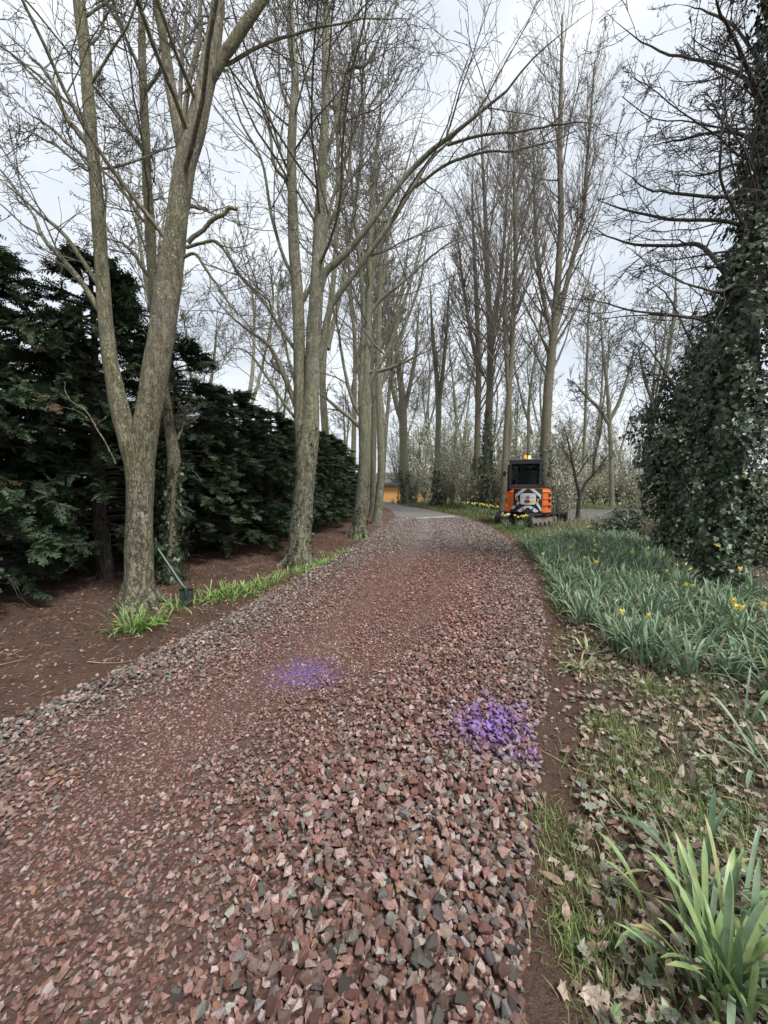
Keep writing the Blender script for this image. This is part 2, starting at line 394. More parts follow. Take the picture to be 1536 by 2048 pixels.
f1 = m.noise(v, 2.2, 6, 0.6); f2 = m.noise(v, 28, 5, 0.7); f3 = m.noise(v, 95, 4, 0.7)
mulch = m.mix(m.rng(f1, 0.3, 0.7), (0.100, 0.060, 0.045), (0.170, 0.106, 0.080))
mulch = m.mix(m.rng(f2, 0.45, 0.72, 0, 0.7), mulch, (0.165, 0.108, 0.082))
mulch = m.mix(m.rng(f3, 0.60, 0.70, 0, 0.8), mulch, (0.26, 0.19, 0.15))
mulch = m.mix(m.rng(f3, 0.30, 0.42, 0.7, 0), mulch, (0.025, 0.018, 0.014))
lit = m.mix(m.rng(f2, 0.3, 0.7), (0.075, 0.058, 0.044), (0.180, 0.140, 0.108))
lit = m.mix(m.rng(f3, 0.58, 0.7, 0, 0.7), lit, (0.24, 0.19, 0.15))
gr = m.mix(m.rng(f2, 0.3, 0.7), (0.050, 0.062, 0.026), (0.105, 0.120, 0.050))
gr = m.mix(m.rng(f1, 0.5, 0.75, 0, 0.5), gr, (0.15, 0.125, 0.075))
c = m.mix(sep.outputs[1], mulch, lit); c = m.mix(sep.outputs[0], c, gr)
m.set(Base_Color=c, Roughness=0.95, Specular_IOR_Level=0.15)
m.bump(m.math('ADD', f2, m.math('MULTIPLY', f3, 0.6)), 1.0, 0.06)
tag(link('ground', me, m.m), kind='structure')

ys = np.concatenate([np.arange(-0.9, 17.02, 0.08)]); ns = 44
def strip(name, ys, z0, ns, matl, crown=0.02, inset=0.0):
    s = np.linspace(0, 1, ns); A = xl(ys)[:, None] + inset; B = xr(ys)[:, None] - inset
    Xs = A + (B - A) * s[None, :]; Ys = np.repeat(ys[:, None], ns, 1)
    e = np.minimum(s, 1 - s)[None, :] * (B - A)
    Zs = z0 + crown * sstep(0.0, 0.35, e) - 0.03 * (1 - sstep(0, 0.12, e)) + 0.006 * nz2(Xs, Ys, 6, 9)
    q = (np.arange(len(ys) - 1)[:, None] * ns + np.arange(ns - 1)[None, :]).ravel()
    me = np_mesh(name, np.stack([Xs, Ys, Zs], -1).reshape(-1, 3), [np.stack([q, q + 1, q + ns + 1, q + ns], 1)], None, True)
    return tag(link(name, me, matl), kind='structure')
def drive_z(x, y):
    A, B = xl(y), xr(y); e = np.minimum(x - A, B - x)
    return 0.008 + 0.02 * sstep(0, 0.35, e) - 0.03 * (1 - sstep(0, 0.12, e)) + 0.006 * nz2(x, y, 6, 9)
m = M('driveway_fines'); v = m.obj()
f1 = m.noise(v, 1.1, 4); f2 = m.noise(v, 60, 5, 0.75); cell = m.vor(v, 55, 'F1', o='Color'); cd = m.vor(v, 55, 'F1')
sy = m.n('ShaderNodeSeparateXYZ', {0: v}).outputs[1]
red = m.mix(m.rng(f1, 0.35, 0.65), (0.105, 0.060, 0.047), (0.145, 0.072, 0.055))
c = m.mix(m.rng(f2, 0.3, 0.7), red, (0.060, 0.043, 0.035))
cc = m.ramp(m.n('ShaderNodeSeparateColor', {0: cell}).outputs[0], [(0.0, (0.24, 0.12, 0.095)), (0.35, (0.30, 0.19, 0.165)), (0.6, (0.13, 0.12, 0.11)), (0.8, (0.34, 0.25, 0.22)), (1.0, (0.18, 0.09, 0.07))])
c = m.mix(m.math('MULTIPLY', m.rng(m.noise(v, 18, 3), 0.40, 0.6), m.math('LESS_THAN', cd, 0.42)), c, cc)
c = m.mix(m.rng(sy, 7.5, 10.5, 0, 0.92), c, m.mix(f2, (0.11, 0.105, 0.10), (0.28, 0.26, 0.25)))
for (sx_, sy_) in ((607, 1353), (988, 1462)):
    sp_ = gnd(sx_, sy_); dd_ = m.n('ShaderNodeVectorMath', {0: v, 1: (sp_[0], sp_[1], 0.03)}, operation='DISTANCE').outputs['Value']
    c = m.mix(m.math('MULTIPLY', m.rng(dd_, 0.08, 0.34, 1.0, 0.0), m.rng(m.noise(v, 24, 5, 0.8), 0.46, 0.56, 0.0, 0.6)), c, (0.20, 0.11, 0.40))
m.set(Base_Color=c, Roughness=0.92, Specular_IOR_Level=0.2)
m.bump(m.math('ADD', m.math('SUBTRACT', 0.8, cd), m.math('MULTIPLY', f2, 0.6)), 1.0, 0.012)
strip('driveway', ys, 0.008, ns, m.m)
m = M('asphalt'); v = m.obj(); f = m.noise(v, 40, 5, 0.7); g = m.noise(v, 1.2, 3)
m.set(Base_Color=m.mix(m.rng(f, 0.3, 0.7), m.mix(g, (0.075, 0.070, 0.066), (0.12, 0.112, 0.104)), m.mix(m.vor(v, 40, 'F1'), (0.22, 0.205, 0.19), (0.10, 0.09, 0.085))), Roughness=0.9)
m.bump(f, 0.6, 0.01)
strip('tarmac_lane', np.concatenate([np.arange(17.0, 31, 0.4), np.arange(31, 39, 0.5)]), 0.012, 16, m.m, 0.015)
MAT['concrete'] = plain('concrete', (0.36, 0.34, 0.31), 0.85, var=0.2, scale=20, bump=0.3)

def bm_mesh(name, bm, smooth=False):
    bmesh.ops.recalc_face_normals(bm, faces=bm.faces)
    me = bpy.data.meshes.new(name); bm.to_mesh(me); bm.free()
    if smooth:
        me.polygons.foreach_set('use_smooth', [True] * len(me.polygons))
    return me
def bm_box(bm, c, s, bev=0.0, rot=None, seg=2):
    r = bmesh.ops.create_cube(bm, size=1.0); vs = r['verts']
    bmesh.ops.scale(bm, vec=s, verts=vs)
    if bev > 0:
        es = list({e for v in vs for e in v.link_edges})
        g = bmesh.ops.bevel(bm, geom=es, offset=bev, segments=seg, affect='EDGES', profile=0.5)
        vs = list({v for f in g['faces'] for v in f.verts} | {v for v in vs if v.is_valid})
    if rot is not None: bmesh.ops.rotate(bm, cent=(0, 0, 0), matrix=Euler(rot).to_matrix(), verts=vs)
    bmesh.ops.translate(bm, vec=c, verts=vs)
    return vs
def bm_cyl(bm, a, b, r1, r2=None, seg=16):
    a, b = Vector(a), Vector(b); d = b - a
    mt = Matrix.Translation((a + b) / 2) @ d.to_track_quat('Z', 'Y').to_matrix().to_4x4()
    bmesh.ops.create_cone(bm, cap_ends=True, segments=seg, radius1=r1, radius2=r1 if r2 is None else r2, depth=d.length, matrix=mt)
def bm_prism(bm, poly, axis, lo, hi, bev=0.0):
    """poly in the two other axes; axis 0/1/2 extruded lo..hi"""
    def mk(p, t):
        l = list(p); l.insert(axis, t); return l
    a = [bm.verts.new(mk(p, lo)) for p in poly]; b = [bm.verts.new(mk(p, hi)) for p in poly]
    n = len(poly); fs = [bm.faces.new(a), bm.faces.new(b[::-1])]
    for i in range(n): fs.append(bm.faces.new((a[i], b[i], b[(i + 1) % n], a[(i + 1) % n])))
    bmesh.ops.recalc_face_normals(bm, faces=fs)
    if bev > 0:
        bmesh.ops.bevel(bm, geom=list({e for f in fs for e in f.edges}), offset=bev, segments=2, affect='EDGES')
def part(name, fn, mat, parent, smooth=False, loc=None, rot=None, label=None):
    bm = bmesh.new(); fn(bm); o = link(name, bm_mesh(name, bm, smooth), mat, parent, loc, rot)
    if label: o['label'] = label
    return o

bm = bmesh.new()
a = gnd(790, 1041); b = gnd(908, 1034); mid = (a + b) / 2; L = np.linalg.norm(b - a); an = math.atan2(b[1] - a[1], b[0] - a[0])
bm_box(bm, (0, 0, 0.02), (L, 0.13, 0.07), 0.01)
edg = link('edging_kerb', bm_mesh('edging_kerb', bm), MAT['concrete'], None, (mid[0], mid[1], 0.0), (0, 0, an))
tag(edg, 'pale concrete edging strip laid across the drive where gravel meets tarmac', 'kerb')

m = M('water'); v = m.obj()
m.set(Base_Color=(0.16, 0.165, 0.165), Roughness=0.10, Specular_IOR_Level=0.8)
m.bump(m.noise(v, 2.6, 5, 0.65, (0.6, 2.4, 1)), 1.0, 0.10)
g = Geo(); g.add([(7.0, 14.2, -0.46), (60, 14.2, -0.46), (60, 31.5, -0.46), (7.0, 31.5, -0.46)], [np.array([[0, 1, 2, 3]])])
tag(link('water', g.mesh('water'), m.m), kind='structure')

# distant wooded rise
hx = np.linspace(-420, 420, 140); hy = np.array([150, 165, 185, 215, 260, 330.0])
HX, HY = np.meshgrid(hx, hy)
prof = np.array([-1.5, 3, 6, 8, 10, -3])[:, None]
HZ = prof * (0.75 + 0.30 * nz2(HX, HY, 0.035, 21) + 0.16 * nz2(HX, HY, 0.35, 22)) 
q = (np.arange(len(hy) - 1)[:, None] * 140 + np.arange(139)[None, :]).ravel()
me = np_mesh('hills', np.stack([HX, HY, HZ], -1).reshape(-1, 3), [np.stack([q, q + 1, q + 141, q + 140], 1)], None, True)
m = M('hill_woodland'); v = m.obj(); f = m.noise(v, 0.5, 6, 0.7)
m.set(Base_Color=m.mix(m.rng(f, 0.3, 0.7), (0.055, 0.052, 0.042), (0.135, 0.125, 0.095)), Roughness=1.0); m.bump(f, 1.0, 1.5)
tag(link('hills', me, m.m), kind='structure')

# ------------------------------------------------------------------ trees
def pline(pts, Y, n):
    """pixel polyline (px, py, width_px[, extra depth]) at depth Y -> points (n,3), radii (n)"""
    a = np.array([(*at(p[0], p[1], Y + (p[3] if len(p) > 3 else 0)), px_m(p[2], Y + (p[3] if len(p) > 3 else 0)) / 2 * 0.95 / math.hypot(1, (p[0] - 768) / F_PX)) for p in pts])
    s = spline(a, n); return s[:, :3], np.maximum(s[:, 3], 0.003)
def resample(P, n):
    L = np.concatenate([[0], np.cumsum(np.linalg.norm(np.diff(P[:, :3], axis=0), axis=1))]); u = np.linspace(0, L[-1], n)
    return np.stack([np.interp(u, L, P[:, i]) for i in range(P.shape[1])], 1)
def bare_tree(name, label, Y, stems, limbs, seed, twigs, mats=('bark_near', 'twig'), sides=18, rough=0.06, group=None, rmin=0.004, spread=1.0, trop=0.05, ivy=None, buds=0, lens=(0.30, 0.42, 0.42)):
    """stems: pixel polylines forming the trunk mesh; limbs: pixel polylines in the crown. twigs=(on stems, on limbs, level2, level3)"""
    rng = np.random.default_rng(seed)
    gt, gc, gb = Geo(), Geo(), Geo(); SP_, SR_ = [], []
    base = None
    for i, st in enumerate(stems):
        P, R = pline(st, Y, 60)
        if i == 0:
            b0 = P[0].copy(); zb = hz(b0[0], b0[1]); P[0, 2] = zb - 0.06; base = (b0[0], b0[1], zb); R = R * (1 + 0.30 * np.exp(-(P[:, 2] - zb) / 0.16))
        R = R * np.interp(np.linspace(0, 1, 60), [0, 0.8, 1], [1, 1, 0.25])
        if i == 0 and sides >= 14:                                     # surface roots
            r0_ = R[2]; RP, RR = [], []
            for a_ in np.arange(7) * 2 * math.pi / 7 + rng.uniform(-0.35, 0.35, 7):
                e_ = np.array([math.cos(a_), math.sin(a_), 0]); c_ = np.array([P[0, 0], P[0, 1], zb]); q_ = rng.uniform(0.8, 1.25)
                RP.append(spline(np.array([c_ + e_ * r0_ * 0.55 + [0, 0, 0.34], c_ + e_ * r0_ * 1.0 + [0, 0, 0.13], c_ + e_ * r0_ * 1.45 * q_ + [0, 0, 0.02], c_ + e_ * r0_ * 2.1 * q_ + [0, 0, -0.06]]), 9)); RR.append(np.interp(np.linspace(0, 1, 9), [0, 0.4, 1], [r0_ * 0.30, r0_ * 0.34, r0_ * 0.12]))
            tubes(gt, np.stack(RP), np.stack(RR), 8, None, 0.12)
        tubes(gt, P[None], R[None], sides, None, rough)
        q = resample(np.column_stack([P, R]), 24); SP_.append(q[:, :3]); SR_.append(q[:, 3])
    LP_, LR_ = [], []
    for li in limbs:
        plain_ = li[0] == 'bare'; li = li[1:] if plain_ else li
        P, R = pline(li, Y, 24)
        if not plain_: R = R * np.interp(np.linspace(0, 1, 24), [0, 0.6, 1], [1, 0.85, 0.12])
        P = P + np.cumsum(rng.normal(0, 0.012, P.shape), axis=0) * np.linspace(0, 1, 24)[:, None]
        tubes(gb, P[None], R[None], 8, None, rough * 0.7)
        if plain_: continue
        q = resample(np.column_stack([P, R]), 12); LP_.append(q[:, :3]); LR_.append(q[:, 3])
    sP, sR = np.stack(SP_), np.stack(SR_)
    l1P, l1R = grow(rng, sP, sR, twigs[0], 0.42, 0.98, 48 * spread, 12, lens[0], 12, 0.10, trop, 0.25, rmin * 1.3, 0.4, 4.5)
    tubes(gb, l1P, l1R, 6)
    if LP_:
        l1P = np.concatenate([l1P, np.stack(LP_)]); l1R = np.concatenate([l1R, np.stack(LR_)])
    l2P, l2R = grow(rng, l1P, l1R, twigs[1], 0.15, 1.0, 44, 14, lens[1], 7, 0.16, trop * 0.8, 0.5, rmin, 0.15, 2.2); l2P, l2R = in_view(l2P, l2R, 350, -350)
    tubes(gc, l2P, l2R, 4)
    l3P, l3R = grow(rng, l2P, l2R, twigs[2], 0.12, 1.0, 46, 15, lens[2], 5, 0.20, trop * 1.2, 0.6, rmin * 0.8, 0.10, 1.0); l3P, l3R = in_view(l3P, l3R, 360, -300)
    tubes(gc, l3P, l3R, 3)
    if twigs[3]:
        l4P, l4R = grow(rng, l3P, l3R, twigs[3], 0.2, 1.0, 48, 15, 0.45, 3, 0.22, trop * 1.5, 0.7, rmin * 0.65, 0.05, 0.4); l4P, l4R = in_view(l4P, l4R, 300, -200)
        tubes(gc, l4P, l4R, 3)
        tip = l4P[:, -1]; dr_ = unit(l4P[:, -1] - l4P[:, -2])
    else:
        tip = l3P[:, -1]; dr_ = unit(l3P[:, -1] - l3P[:, -2])
    if buds:
        k = min(buds, len(tip)); ix = rng.choice(len(tip), k, False); p = tip[ix]; d = dr_[ix]
        bl = rmin * 7; pts = np.stack([p - d * bl * 0.2, p + d * bl * 0.4, p + d * bl], 1)
        tubes(gc, pts, np.tile(np.array([rmin * 0.7, rmin * 1.5, rmin * 0.3]), (k, 1)), 3)
    root = empty(name, base, 0, label, 'tree', group)
    link('trunk', gt.mesh('trunk', base, True), MAT[mats[0]], root)
    tag(link('branches', gb.mesh('branches', base, True), MAT[mats[0]], root), kind='stuff')
    link('crown', gc.mesh('crown', base, True), MAT[mats[1]], root)
    if ivy: ivy_sleeve(root, base, SP_[0], SR_[0], rng, *ivy)
    return root
def ivy_cols(rng, n, pale=0.25):
    a = np.array([0.013, 0.027, 0.012]); b = np.array([0.090, 0.130, 0.066]); t = rng.uniform(0, 1, (n, 1)) ** 1.6
    c = a + (b - a) * t
    return c * rng.uniform(0.65, 1.35, (n, 1))
def ivy_sleeve(root, base, P, R, rng, z0, z1, n, size, thick):
    z = rng.uniform(z0, z1, n) if z1 > z0 else np.zeros(n); z = z0 + (z1 - z0) * rng.uniform(0, 1, n) ** 1.25
    x = np.interp(z, P[:, 2], P[:, 0]); y = np.interp(z, P[:, 2], P[:, 1]); r = np.interp(z, P[:, 2], R)
    a = rng.uniform(0, 6.283, n)
    keep = (np.sin(3 * a + z * 1.5) + np.sin(5 * a - z * 2.3) + rng.normal(0, 0.7, n)) > (-0.6 + 0.9 * (z - z0) / (z1 - z0))
    a, x, y, z, r = a[keep], x[keep], y[keep], z[keep], r[keep]; n = len(a)
    rr = r * 1.04 + rng.uniform(0.0, 1, n) ** 1.5 * thick
    o = np.stack([np.cos(a), np.sin(a), np.zeros(n)], 1)
    pos = np.stack([x, y, z], 1) + o * rr[:, None]
    nr = o + rng.normal(0, 0.35, (n, 3)); up = np.stack([rng.normal(0, 0.5, n), rng.normal(0, 0.5, n), -np.ones(n)], 1)
    g = Geo(); leaves(g, IVY_S, IVY_SF, pos, nr, up, size * rng.uniform(0.6, 1.2, n), ivy_cols(rng, n), 0.15, rng)
    tag(link('ivy', g.mesh('ivy', base), MAT['ivy'], root), kind='stuff')

# --- the row along the left side of the drive
bare_tree('bare_tree', 'thick forked bare tree with lichen-spotted bark, bright grass at its foot', 4.54,
    [[(279, 1232, 66), (279, 1180, 64), (279, 1080, 60), (280, 990, 61), (279, 930, 66), (283, 890, 66), (292, 850, 58), (305, 790, 56), (318, 700, 55), (332, 600, 54), (345, 520, 50), (352, 460, 46), (362, 380, 43), (372, 320, 43), (386, 275, 42), (400, 220, 37), (412, 160, 35), (425, 90, 34), (437, 0, 32), (452, -200, 24), (468, -420, 14), (480, -620, 5)],
     [(276, 950, 44), (262, 900, 46), (246, 840, 43), (232, 780, 39), (217, 700, 35), (209, 620, 32), (203, 520, 30), (196, 420, 28), (189, 340, 27), (182, 270, 26), (175, 170, 26), (168, 80, 26), (158, 0, 25), (148, -200, 18), (138, -420, 10), (130, -600, 4)],
     [(372, 322, 26), (358, 268, 24), (350, 220, 23), (342, 175, 22), (334, 120, 20), (324, 60, 19), (312, 0, 18), (292, -160, 13), (280, -380, 5)],
     [(408, 178, 22), (430, 140, 23), (446, 112, 22), (462, 92, 21), (488, 52, 20), (525, 0, 18), (590, -110, 13), (650, -240, 6)]],
    [[(362, 290, 9), (362, 215, 9), (368, 130, 9), (372, 60, 8), (377, 0, 8), (385, -150, 5)],
     [(364, 275, 12), (375, 180, 11), (390, 100, 11), (393, 40, 10), (391, -60, 8), (400, -220, 5)],
     [(212, 640, 18), (190, 608, 16), (160, 562, 14), (120, 512, 13), (85, 470, 12), (62, 425, 10), (0, 340, 8), (-80, 250, 5)],
     [(206, 590, 16), (192, 562, 13), (150, 502, 12), (110, 455, 11), (60, 412, 9), (0, 365, 8), (-90, 295, 5)],
     [(186, 300, 18), (172, 283, 15), (150, 255, 14), (120, 212, 13), (95, 150, 12), (60, 105, 10), (0, 50, 8), (-70, -15, 5)],
     [(190, 335, 10), (168, 312, 9), (120, 272, 8), (60, 216, 7), (0, 176, 5)],
     [(190, 345, 7), (165, 336, 6), (110, 300, 6), (50, 272, 5), (0, 232, 4)],
     [(206, 470, 7), (211, 420, 6), (212, 380, 6), (198, 305, 5), (192, 240, 4)],
     ['bare', (376, 486, 10), (392, 462, 9), (412, 436, 9), (440, 415, 8), (466, 397, 8)],
     [(372, 495, 8), (400, 486, 7), (432, 479, 7), (468, 530, 6), (520, 580, 5), (560, 650, 3)],
     [(366, 515, 7), (392, 508, 7), (420, 548, 6), (455, 596, 5), (505, 655, 4), (540, 700, 3)],
     ['bare', (232, 928, 5), (218, 898, 4), (190, 852, 4), (158, 818, 3), (125, 790, 3), (112, 765, 2)], ['bare', (190, 852, 3), (205, 838, 3), (222, 828, 2)], ['bare', (175, 836, 3), (150, 822, 2), (110, 812, 2), (80, 802, 2)]],
    11, (14, 8, 6, 3), ('bark_near', 'twig'), 26, 0.075, 'bare trees in a row along the drive', 0.0034, 1.05, 0.05, None, 5000, (0.34, 0.48, 0.46))
bare_tree('bare_tree', 'slim straight bare tree with ivied foot just behind the thick forked tree', 5.75,
    [[(343, 1172, 30), (342, 1100, 30), (345, 1000, 29), (348, 930, 31), (343, 880, 26), (334, 820, 23), (322, 740, 22), (310, 620, 21), (303, 520, 22), (300, 450, 22), (295, 380, 20), (292, 300, 18), (288, 200, 17), (285, 130, 17), (283, 50, 15), (280, 0, 14), (276, -200, 9), (272, -420, 4)]],
    [[(302, 560, 10), (285, 535, 9), (262, 498, 8), (222, 480, 6), (170, 470, 4)], [(300, 455, 9), (280, 430, 8), (240, 370, 7), (195, 320, 6), (150, 290, 4)],
     [(286, 150, 10), (275, 125, 9), (245, 65, 8), (212, 0, 7), (180, -80, 4)], [(292, 310, 8), (270, 280, 7), (230, 225, 6), (180, 185, 4)],
     [(345, 895, 6), (355, 870, 6), (362, 840, 5), (372, 822, 3)], [(294, 180, 8), (330, 130, 6), (360, 40, 4)]],
    12, (18, 7, 7, 3), ('bark_near', 'twig'), 14, 0.06, 'bare trees in a row along the drive', 0.004, 1.0, 0.06, (0.02, 1.9, 1500, 0.065, 0.14), 2500)
bare_tree('bare_tree', 'twin-stemmed bare tree with thin ivy up its lower trunk, second large one along the drive', 7.1,
    [[(597, 1134, 47), (602, 1050, 45), (609, 970, 43), (613, 910, 46), (620, 860, 40), (623, 780, 32), (626, 700, 31), (632, 600, 29), (637, 500, 25), (640, 420, 21), (645, 330, 19), (650, 230, 16), (651, 100, 14), (652, 0, 13), (655, -200, 9), (650, -420, 3)],
     [(607, 930, 30), (604, 880, 28), (600, 800, 26), (598, 700, 25), (596, 600, 24), (588, 500, 22), (585, 400, 20), (583, 300, 18), (588, 200, 15), (590, 150, 14), (582, 80, 14), (580, 0, 13), (574, -200, 8), (570, -420, 3)]],
    [[(640, 580, 17), (650, 545, 16), (678, 520, 15), (708, 487, 14), (745, 440, 13), (795, 372, 12), (850, 310, 11), (925, 250, 10, -.3), (1005, 185, 9, -.5), (1065, 110, 8, -.7), (1130, 52, 7, -.9), (1200, -5, 5, -1)],
     [(630, 740, 16), (640, 715, 15), (658, 622, 14), (684, 582, 13), (720, 533, 12), (760, 478, 12), (800, 415, 11), (850, 330, 9), (900, 275, 8), (960, 200, 6), (1010, 90, 5)],
     [(895, 290, 6, -.3), (960, 270, 6, -.5), (1040, 262, 5, -.7), (1110, 250, 5, -.9), (1180, 250, 4, -1.1), (1225, 290, 3, -1.2)],
     [(830, 375, 6), (890, 330, 6, -.2), (960, 305, 5, -.4), (1040, 295, 5, -.6), (1120, 270, 4, -.8), (1180, 240, 3, -1)],
     [(608, 600, 9), (620, 575, 9), (637, 546, 8), (650, 490, 8), (665, 405, 8), (690, 330, 7), (720, 230, 6), (748, 150, 5), (775, 40, 4)],
     [(645, 330, 8), (670, 250, 8), (690, 150, 7), (735, 130, 7), (770, 60, 6), (790, -20, 5)],
     [(598, 830, 12), (589, 806, 11), (566, 745, 11), (541, 697, 10), (520, 679, 9), (470, 640, 7), (430, 600, 6), (388, 535, 4)],
     [(600, 850, 8), (591, 838, 7), (560, 795, 7), (527, 742, 6), (492, 700, 5), (455, 690, 4), (420, 655, 3)],
     [(597, 705, 9), (586, 694, 8), (556, 646, 8), (520, 593, 7), (470, 540, 6), (440, 480, 5), (405, 440, 4)],
     [(592, 560, 8), (570, 520, 7), (545, 440, 7), (525, 330, 6), (480, 240, 5), (455, 130, 4), (440, 40, 3)],
     [(586, 400, 8), (570, 360, 7), (545, 330, 7), (530, 250, 6), (490, 160, 5), (470, 60, 4)],
     [(645, 470, 8), (690, 380, 7), (700, 280, 6), (705, 150, 5), (712, 20, 4)],
     [(590, 240, 6), (560, 170, 6), (556, 90, 5), (545, 0, 4)]],
    13, (20, 8, 6, 3), ('bark_mid', 'twig'), 22, 0.06, 'bare trees in a row along the drive', 0.0040, 1.1, 0.04, (0.05, 2.6, 620, 0.06, 0.04), 0, (0.36, 0.52, 0.50))
bare_tree('bare_tree', 'bare tree with a swollen ridged foot, third large one along the drive', 11.0,
    [[(716, 1074, 31), (719, 1040, 28), (723, 990, 25), (727, 930, 22), (728, 870, 21), (727, 830, 20), (731, 780, 18), (735, 700, 15), (738, 560, 12), (744, 420, 10), (754, 300, 8), (764, 180, 6), (772, 60, 3)],
     [(727, 850, 13), (722, 800, 13), (724, 740, 12), (727, 620, 10), (716, 490, 8), (704, 370, 6), (694, 230, 3)]],
    [[(732, 790, 10), (739, 765, 10), (759, 729, 9), (779, 692, 9), (799, 626, 8), (820, 556, 7), (850, 450, 6), (885, 320, 4)],
     [(735, 745, 8), (770, 740, 7), (815, 722, 6), (860, 700, 4), (900, 690, 3)],
     [(733, 640, 7), (760, 600, 7), (810, 560, 6), (870, 505, 5), (930, 470, 4), (1000, 465, 3)],
     [(722, 862, 10), (716, 852, 9), (679, 822, 9), (636, 789, 7), (600, 772, 5)],
     [(720, 830, 8), (705, 800, 8), (690, 740, 7), (676, 660, 6), (655, 560, 5), (640, 460, 3)],
     [(724, 800, 7), (712, 700, 6), (700, 600, 6), (696, 480, 5), (690, 360, 3)],
     [(738, 600, 7), (755, 500, 6), (790, 400, 5), (830, 260, 4), (860, 140, 3)]],
    14, (18, 7, 6, 1), ('bark_mid', 'twig'), 14, 0.08, 'bare trees in a row along the drive', 0.0046, 1.1, 0.05, (0.02, 0.9, 200, 0.07, 0.05), 0, (0.34, 0.52, 0.50))
row = [('straight bare tree with a dark shaded side, fourth along the drive', 14.4, [(754, 1049, 21), (758, 1000, 17), (762, 940, 15), (761, 860, 15), (758, 780, 14), (757, 690, 11), (760, 590, 9), (764, 480, 7), (770, 370, 5), (776, 290, 3)], 31),
       ('slender bare tree half hidden behind the third large one along the drive', 17.0, [(744, 1033, 13), (746, 980, 12), (747, 900, 12), (748, 820, 11), (744, 730, 9), (740, 640, 7), (736, 540, 5), (735, 450, 3)], 32),
       ('farthest slim bare tree of the row, close against the hedge', 21.0, [(737, 1017, 13), (738, 960, 11), (740, 880, 10), (738, 800, 9), (745, 710, 7), (752, 620, 5), (758, 530, 3)], 33),
       ('bare tree at the bend of the drive with stems rising past the far shed', 24.0, [(760, 1012, 10), (766, 950, 9), (772, 860, 8), (778, 790, 7), (784, 700, 5), (790, 620, 3)], 34)]
for i, (lab, Yd, st, sd_) in enumerate(row):
    st2 = [(x + (6 if k > 2 else 0) + (8 * math.sin(k)), y - 10, max(wd * 0.7, 2)) for k, (x, y, wd) in enumerate(st)][3:]
    bare_tree('bare_tree', lab, Yd, [st, st2], [[(st[4][0], st[4][1], 7), (st[4][0] + 30, st[4][1] - 60, 6), (st[4][0] + 60, st[4][1] - 150, 5), (st[4][0] + 75, st[4][1] - 290, 3)]],
              sd_, (18, 7, 5, 1 if i < 2 else 0), ('bark_mid', 'twig'), 10, 0.05, 'bare trees in a row along the drive', 0.0054 + 0.001 * i, 1.05, 0.06, None, 0, (0.32, 0.50, 0.50))

# --- tall poplars and other trees beyond the drive
def poplar(label, Y, stems, seed, n1=46, ivy=None, rmin=0.010, mats=('bark_poplar', 'twig_pop'), t0=0.28):
    rng = np.random.default_rng(seed); gt, gc = Geo(), Geo(); SP_, SR_ = [], []
    for i, st in enumerate(stems):
        P, R = pline(st, Y, 50)
        if i == 0:
            b0 = P[0].copy(); zb = hz(b0[0], b0[1]); P[0, 2] = zb - 0.1; base = (b0[0], b0[1], zb); R = R * (1 + 0.25 * np.exp(-(P[:, 2] - zb) / 0.3))
        tubes(gt, P[None], R[None], 12, None, 0.04)
        q = resample(np.column_stack([P, R]), 30); SP_.append(q[:, :3]); SR_.append(q[:, 3])
    sP, sR = np.stack(SP_), np.stack(SR_)
    a, ar = grow(rng, sP, sR, n1, t0, 0.99, 37, 10, 0.27, 9, 0.055, 0.085, 0.32, rmin * 0.8, 0.9, 5.5)
    tubes(gc, a, ar, 4)
    b, br = grow(rng, a, ar, 8, 0.12, 1.0, 32, 10, 0.40, 5, 0.08, 0.09, 0.55, rmin * 0.6, 0.3, 2.0)
    tubes(gc, b, br, 3)
    c, cr = grow(rng, b, br, 3, 0.15, 1.0, 36, 12, 0.5, 3, 0.12, 0.12, 0.7, rmin * 0.45, 0.15, 0.8)
    tubes(gc, c, cr, 3)
    k = len(c) // 2; ix = rng.choice(len(c), k, False); d = unit(c[ix, -1] - c[ix, -2]); p = c[ix, -1]
    tubes(gc, np.stack([p - d * 0.03, p + d * 0.05, p + d * 0.14], 1), np.tile([rmin * 0.4, rmin * 1.3, rmin * 0.3], (k, 1)), 3)
    root = empty('poplar_tree', base, 0, label, 'tree', 'tall upright trees beyond the drive')
    link('trunk', gt.mesh('trunk', base, True), MAT[mats[0]], root); link('crown', gc.mesh('crown', base, True), MAT[mats[1]], root)
    if ivy: ivy_sleeve(root, base, SP_[0], SR_[0], rng, *ivy)
    return root
poplar('tallest upright poplar, straight pale trunk rising behind the excavator and forking high up', 19.0,
       [[(1089, 1035, 25), (1090, 950, 24), (1092, 860, 22), (1097, 770, 20), (1105, 690, 18), (1110, 640, 17), (1117, 540, 14), (1122, 440, 12), (1120, 330, 11), (1121, 220, 9), (1123, 120, 6), (1124, 30, 3)],
        [(1108, 665, 13), (1124, 610, 12), (1134, 565, 11), (1150, 500, 10), (1166, 430, 9), (1172, 350, 7), (1180, 250, 5), (1190, 120, 3)],
        [(1106, 680, 10), (1092, 620, 9), (1080, 560, 8), (1072, 480, 7), (1068, 380, 5), (1066, 280, 3)]], 41, 48, (0.2, 3.4, 1200, 0.12, 0.16), 0.0095)
poplar('tall upright poplar with an ivy-wrapped lower trunk standing left of the excavator', 22.0,
       [[(975, 1018, 18), (975, 950, 18), (976, 860, 17), (980, 770, 15), (980, 680, 13), (975, 560, 11), (972, 460, 9), (966, 340, 6), (962, 230, 3)],
        [(980, 700, 10), (990, 640, 9), (1000, 560, 8), (1010, 460, 6), (1016, 330, 4), (1020, 230, 3)]], 42, 46, (0.1, 5.6, 3000, 0.13, 0.22), 0.011)
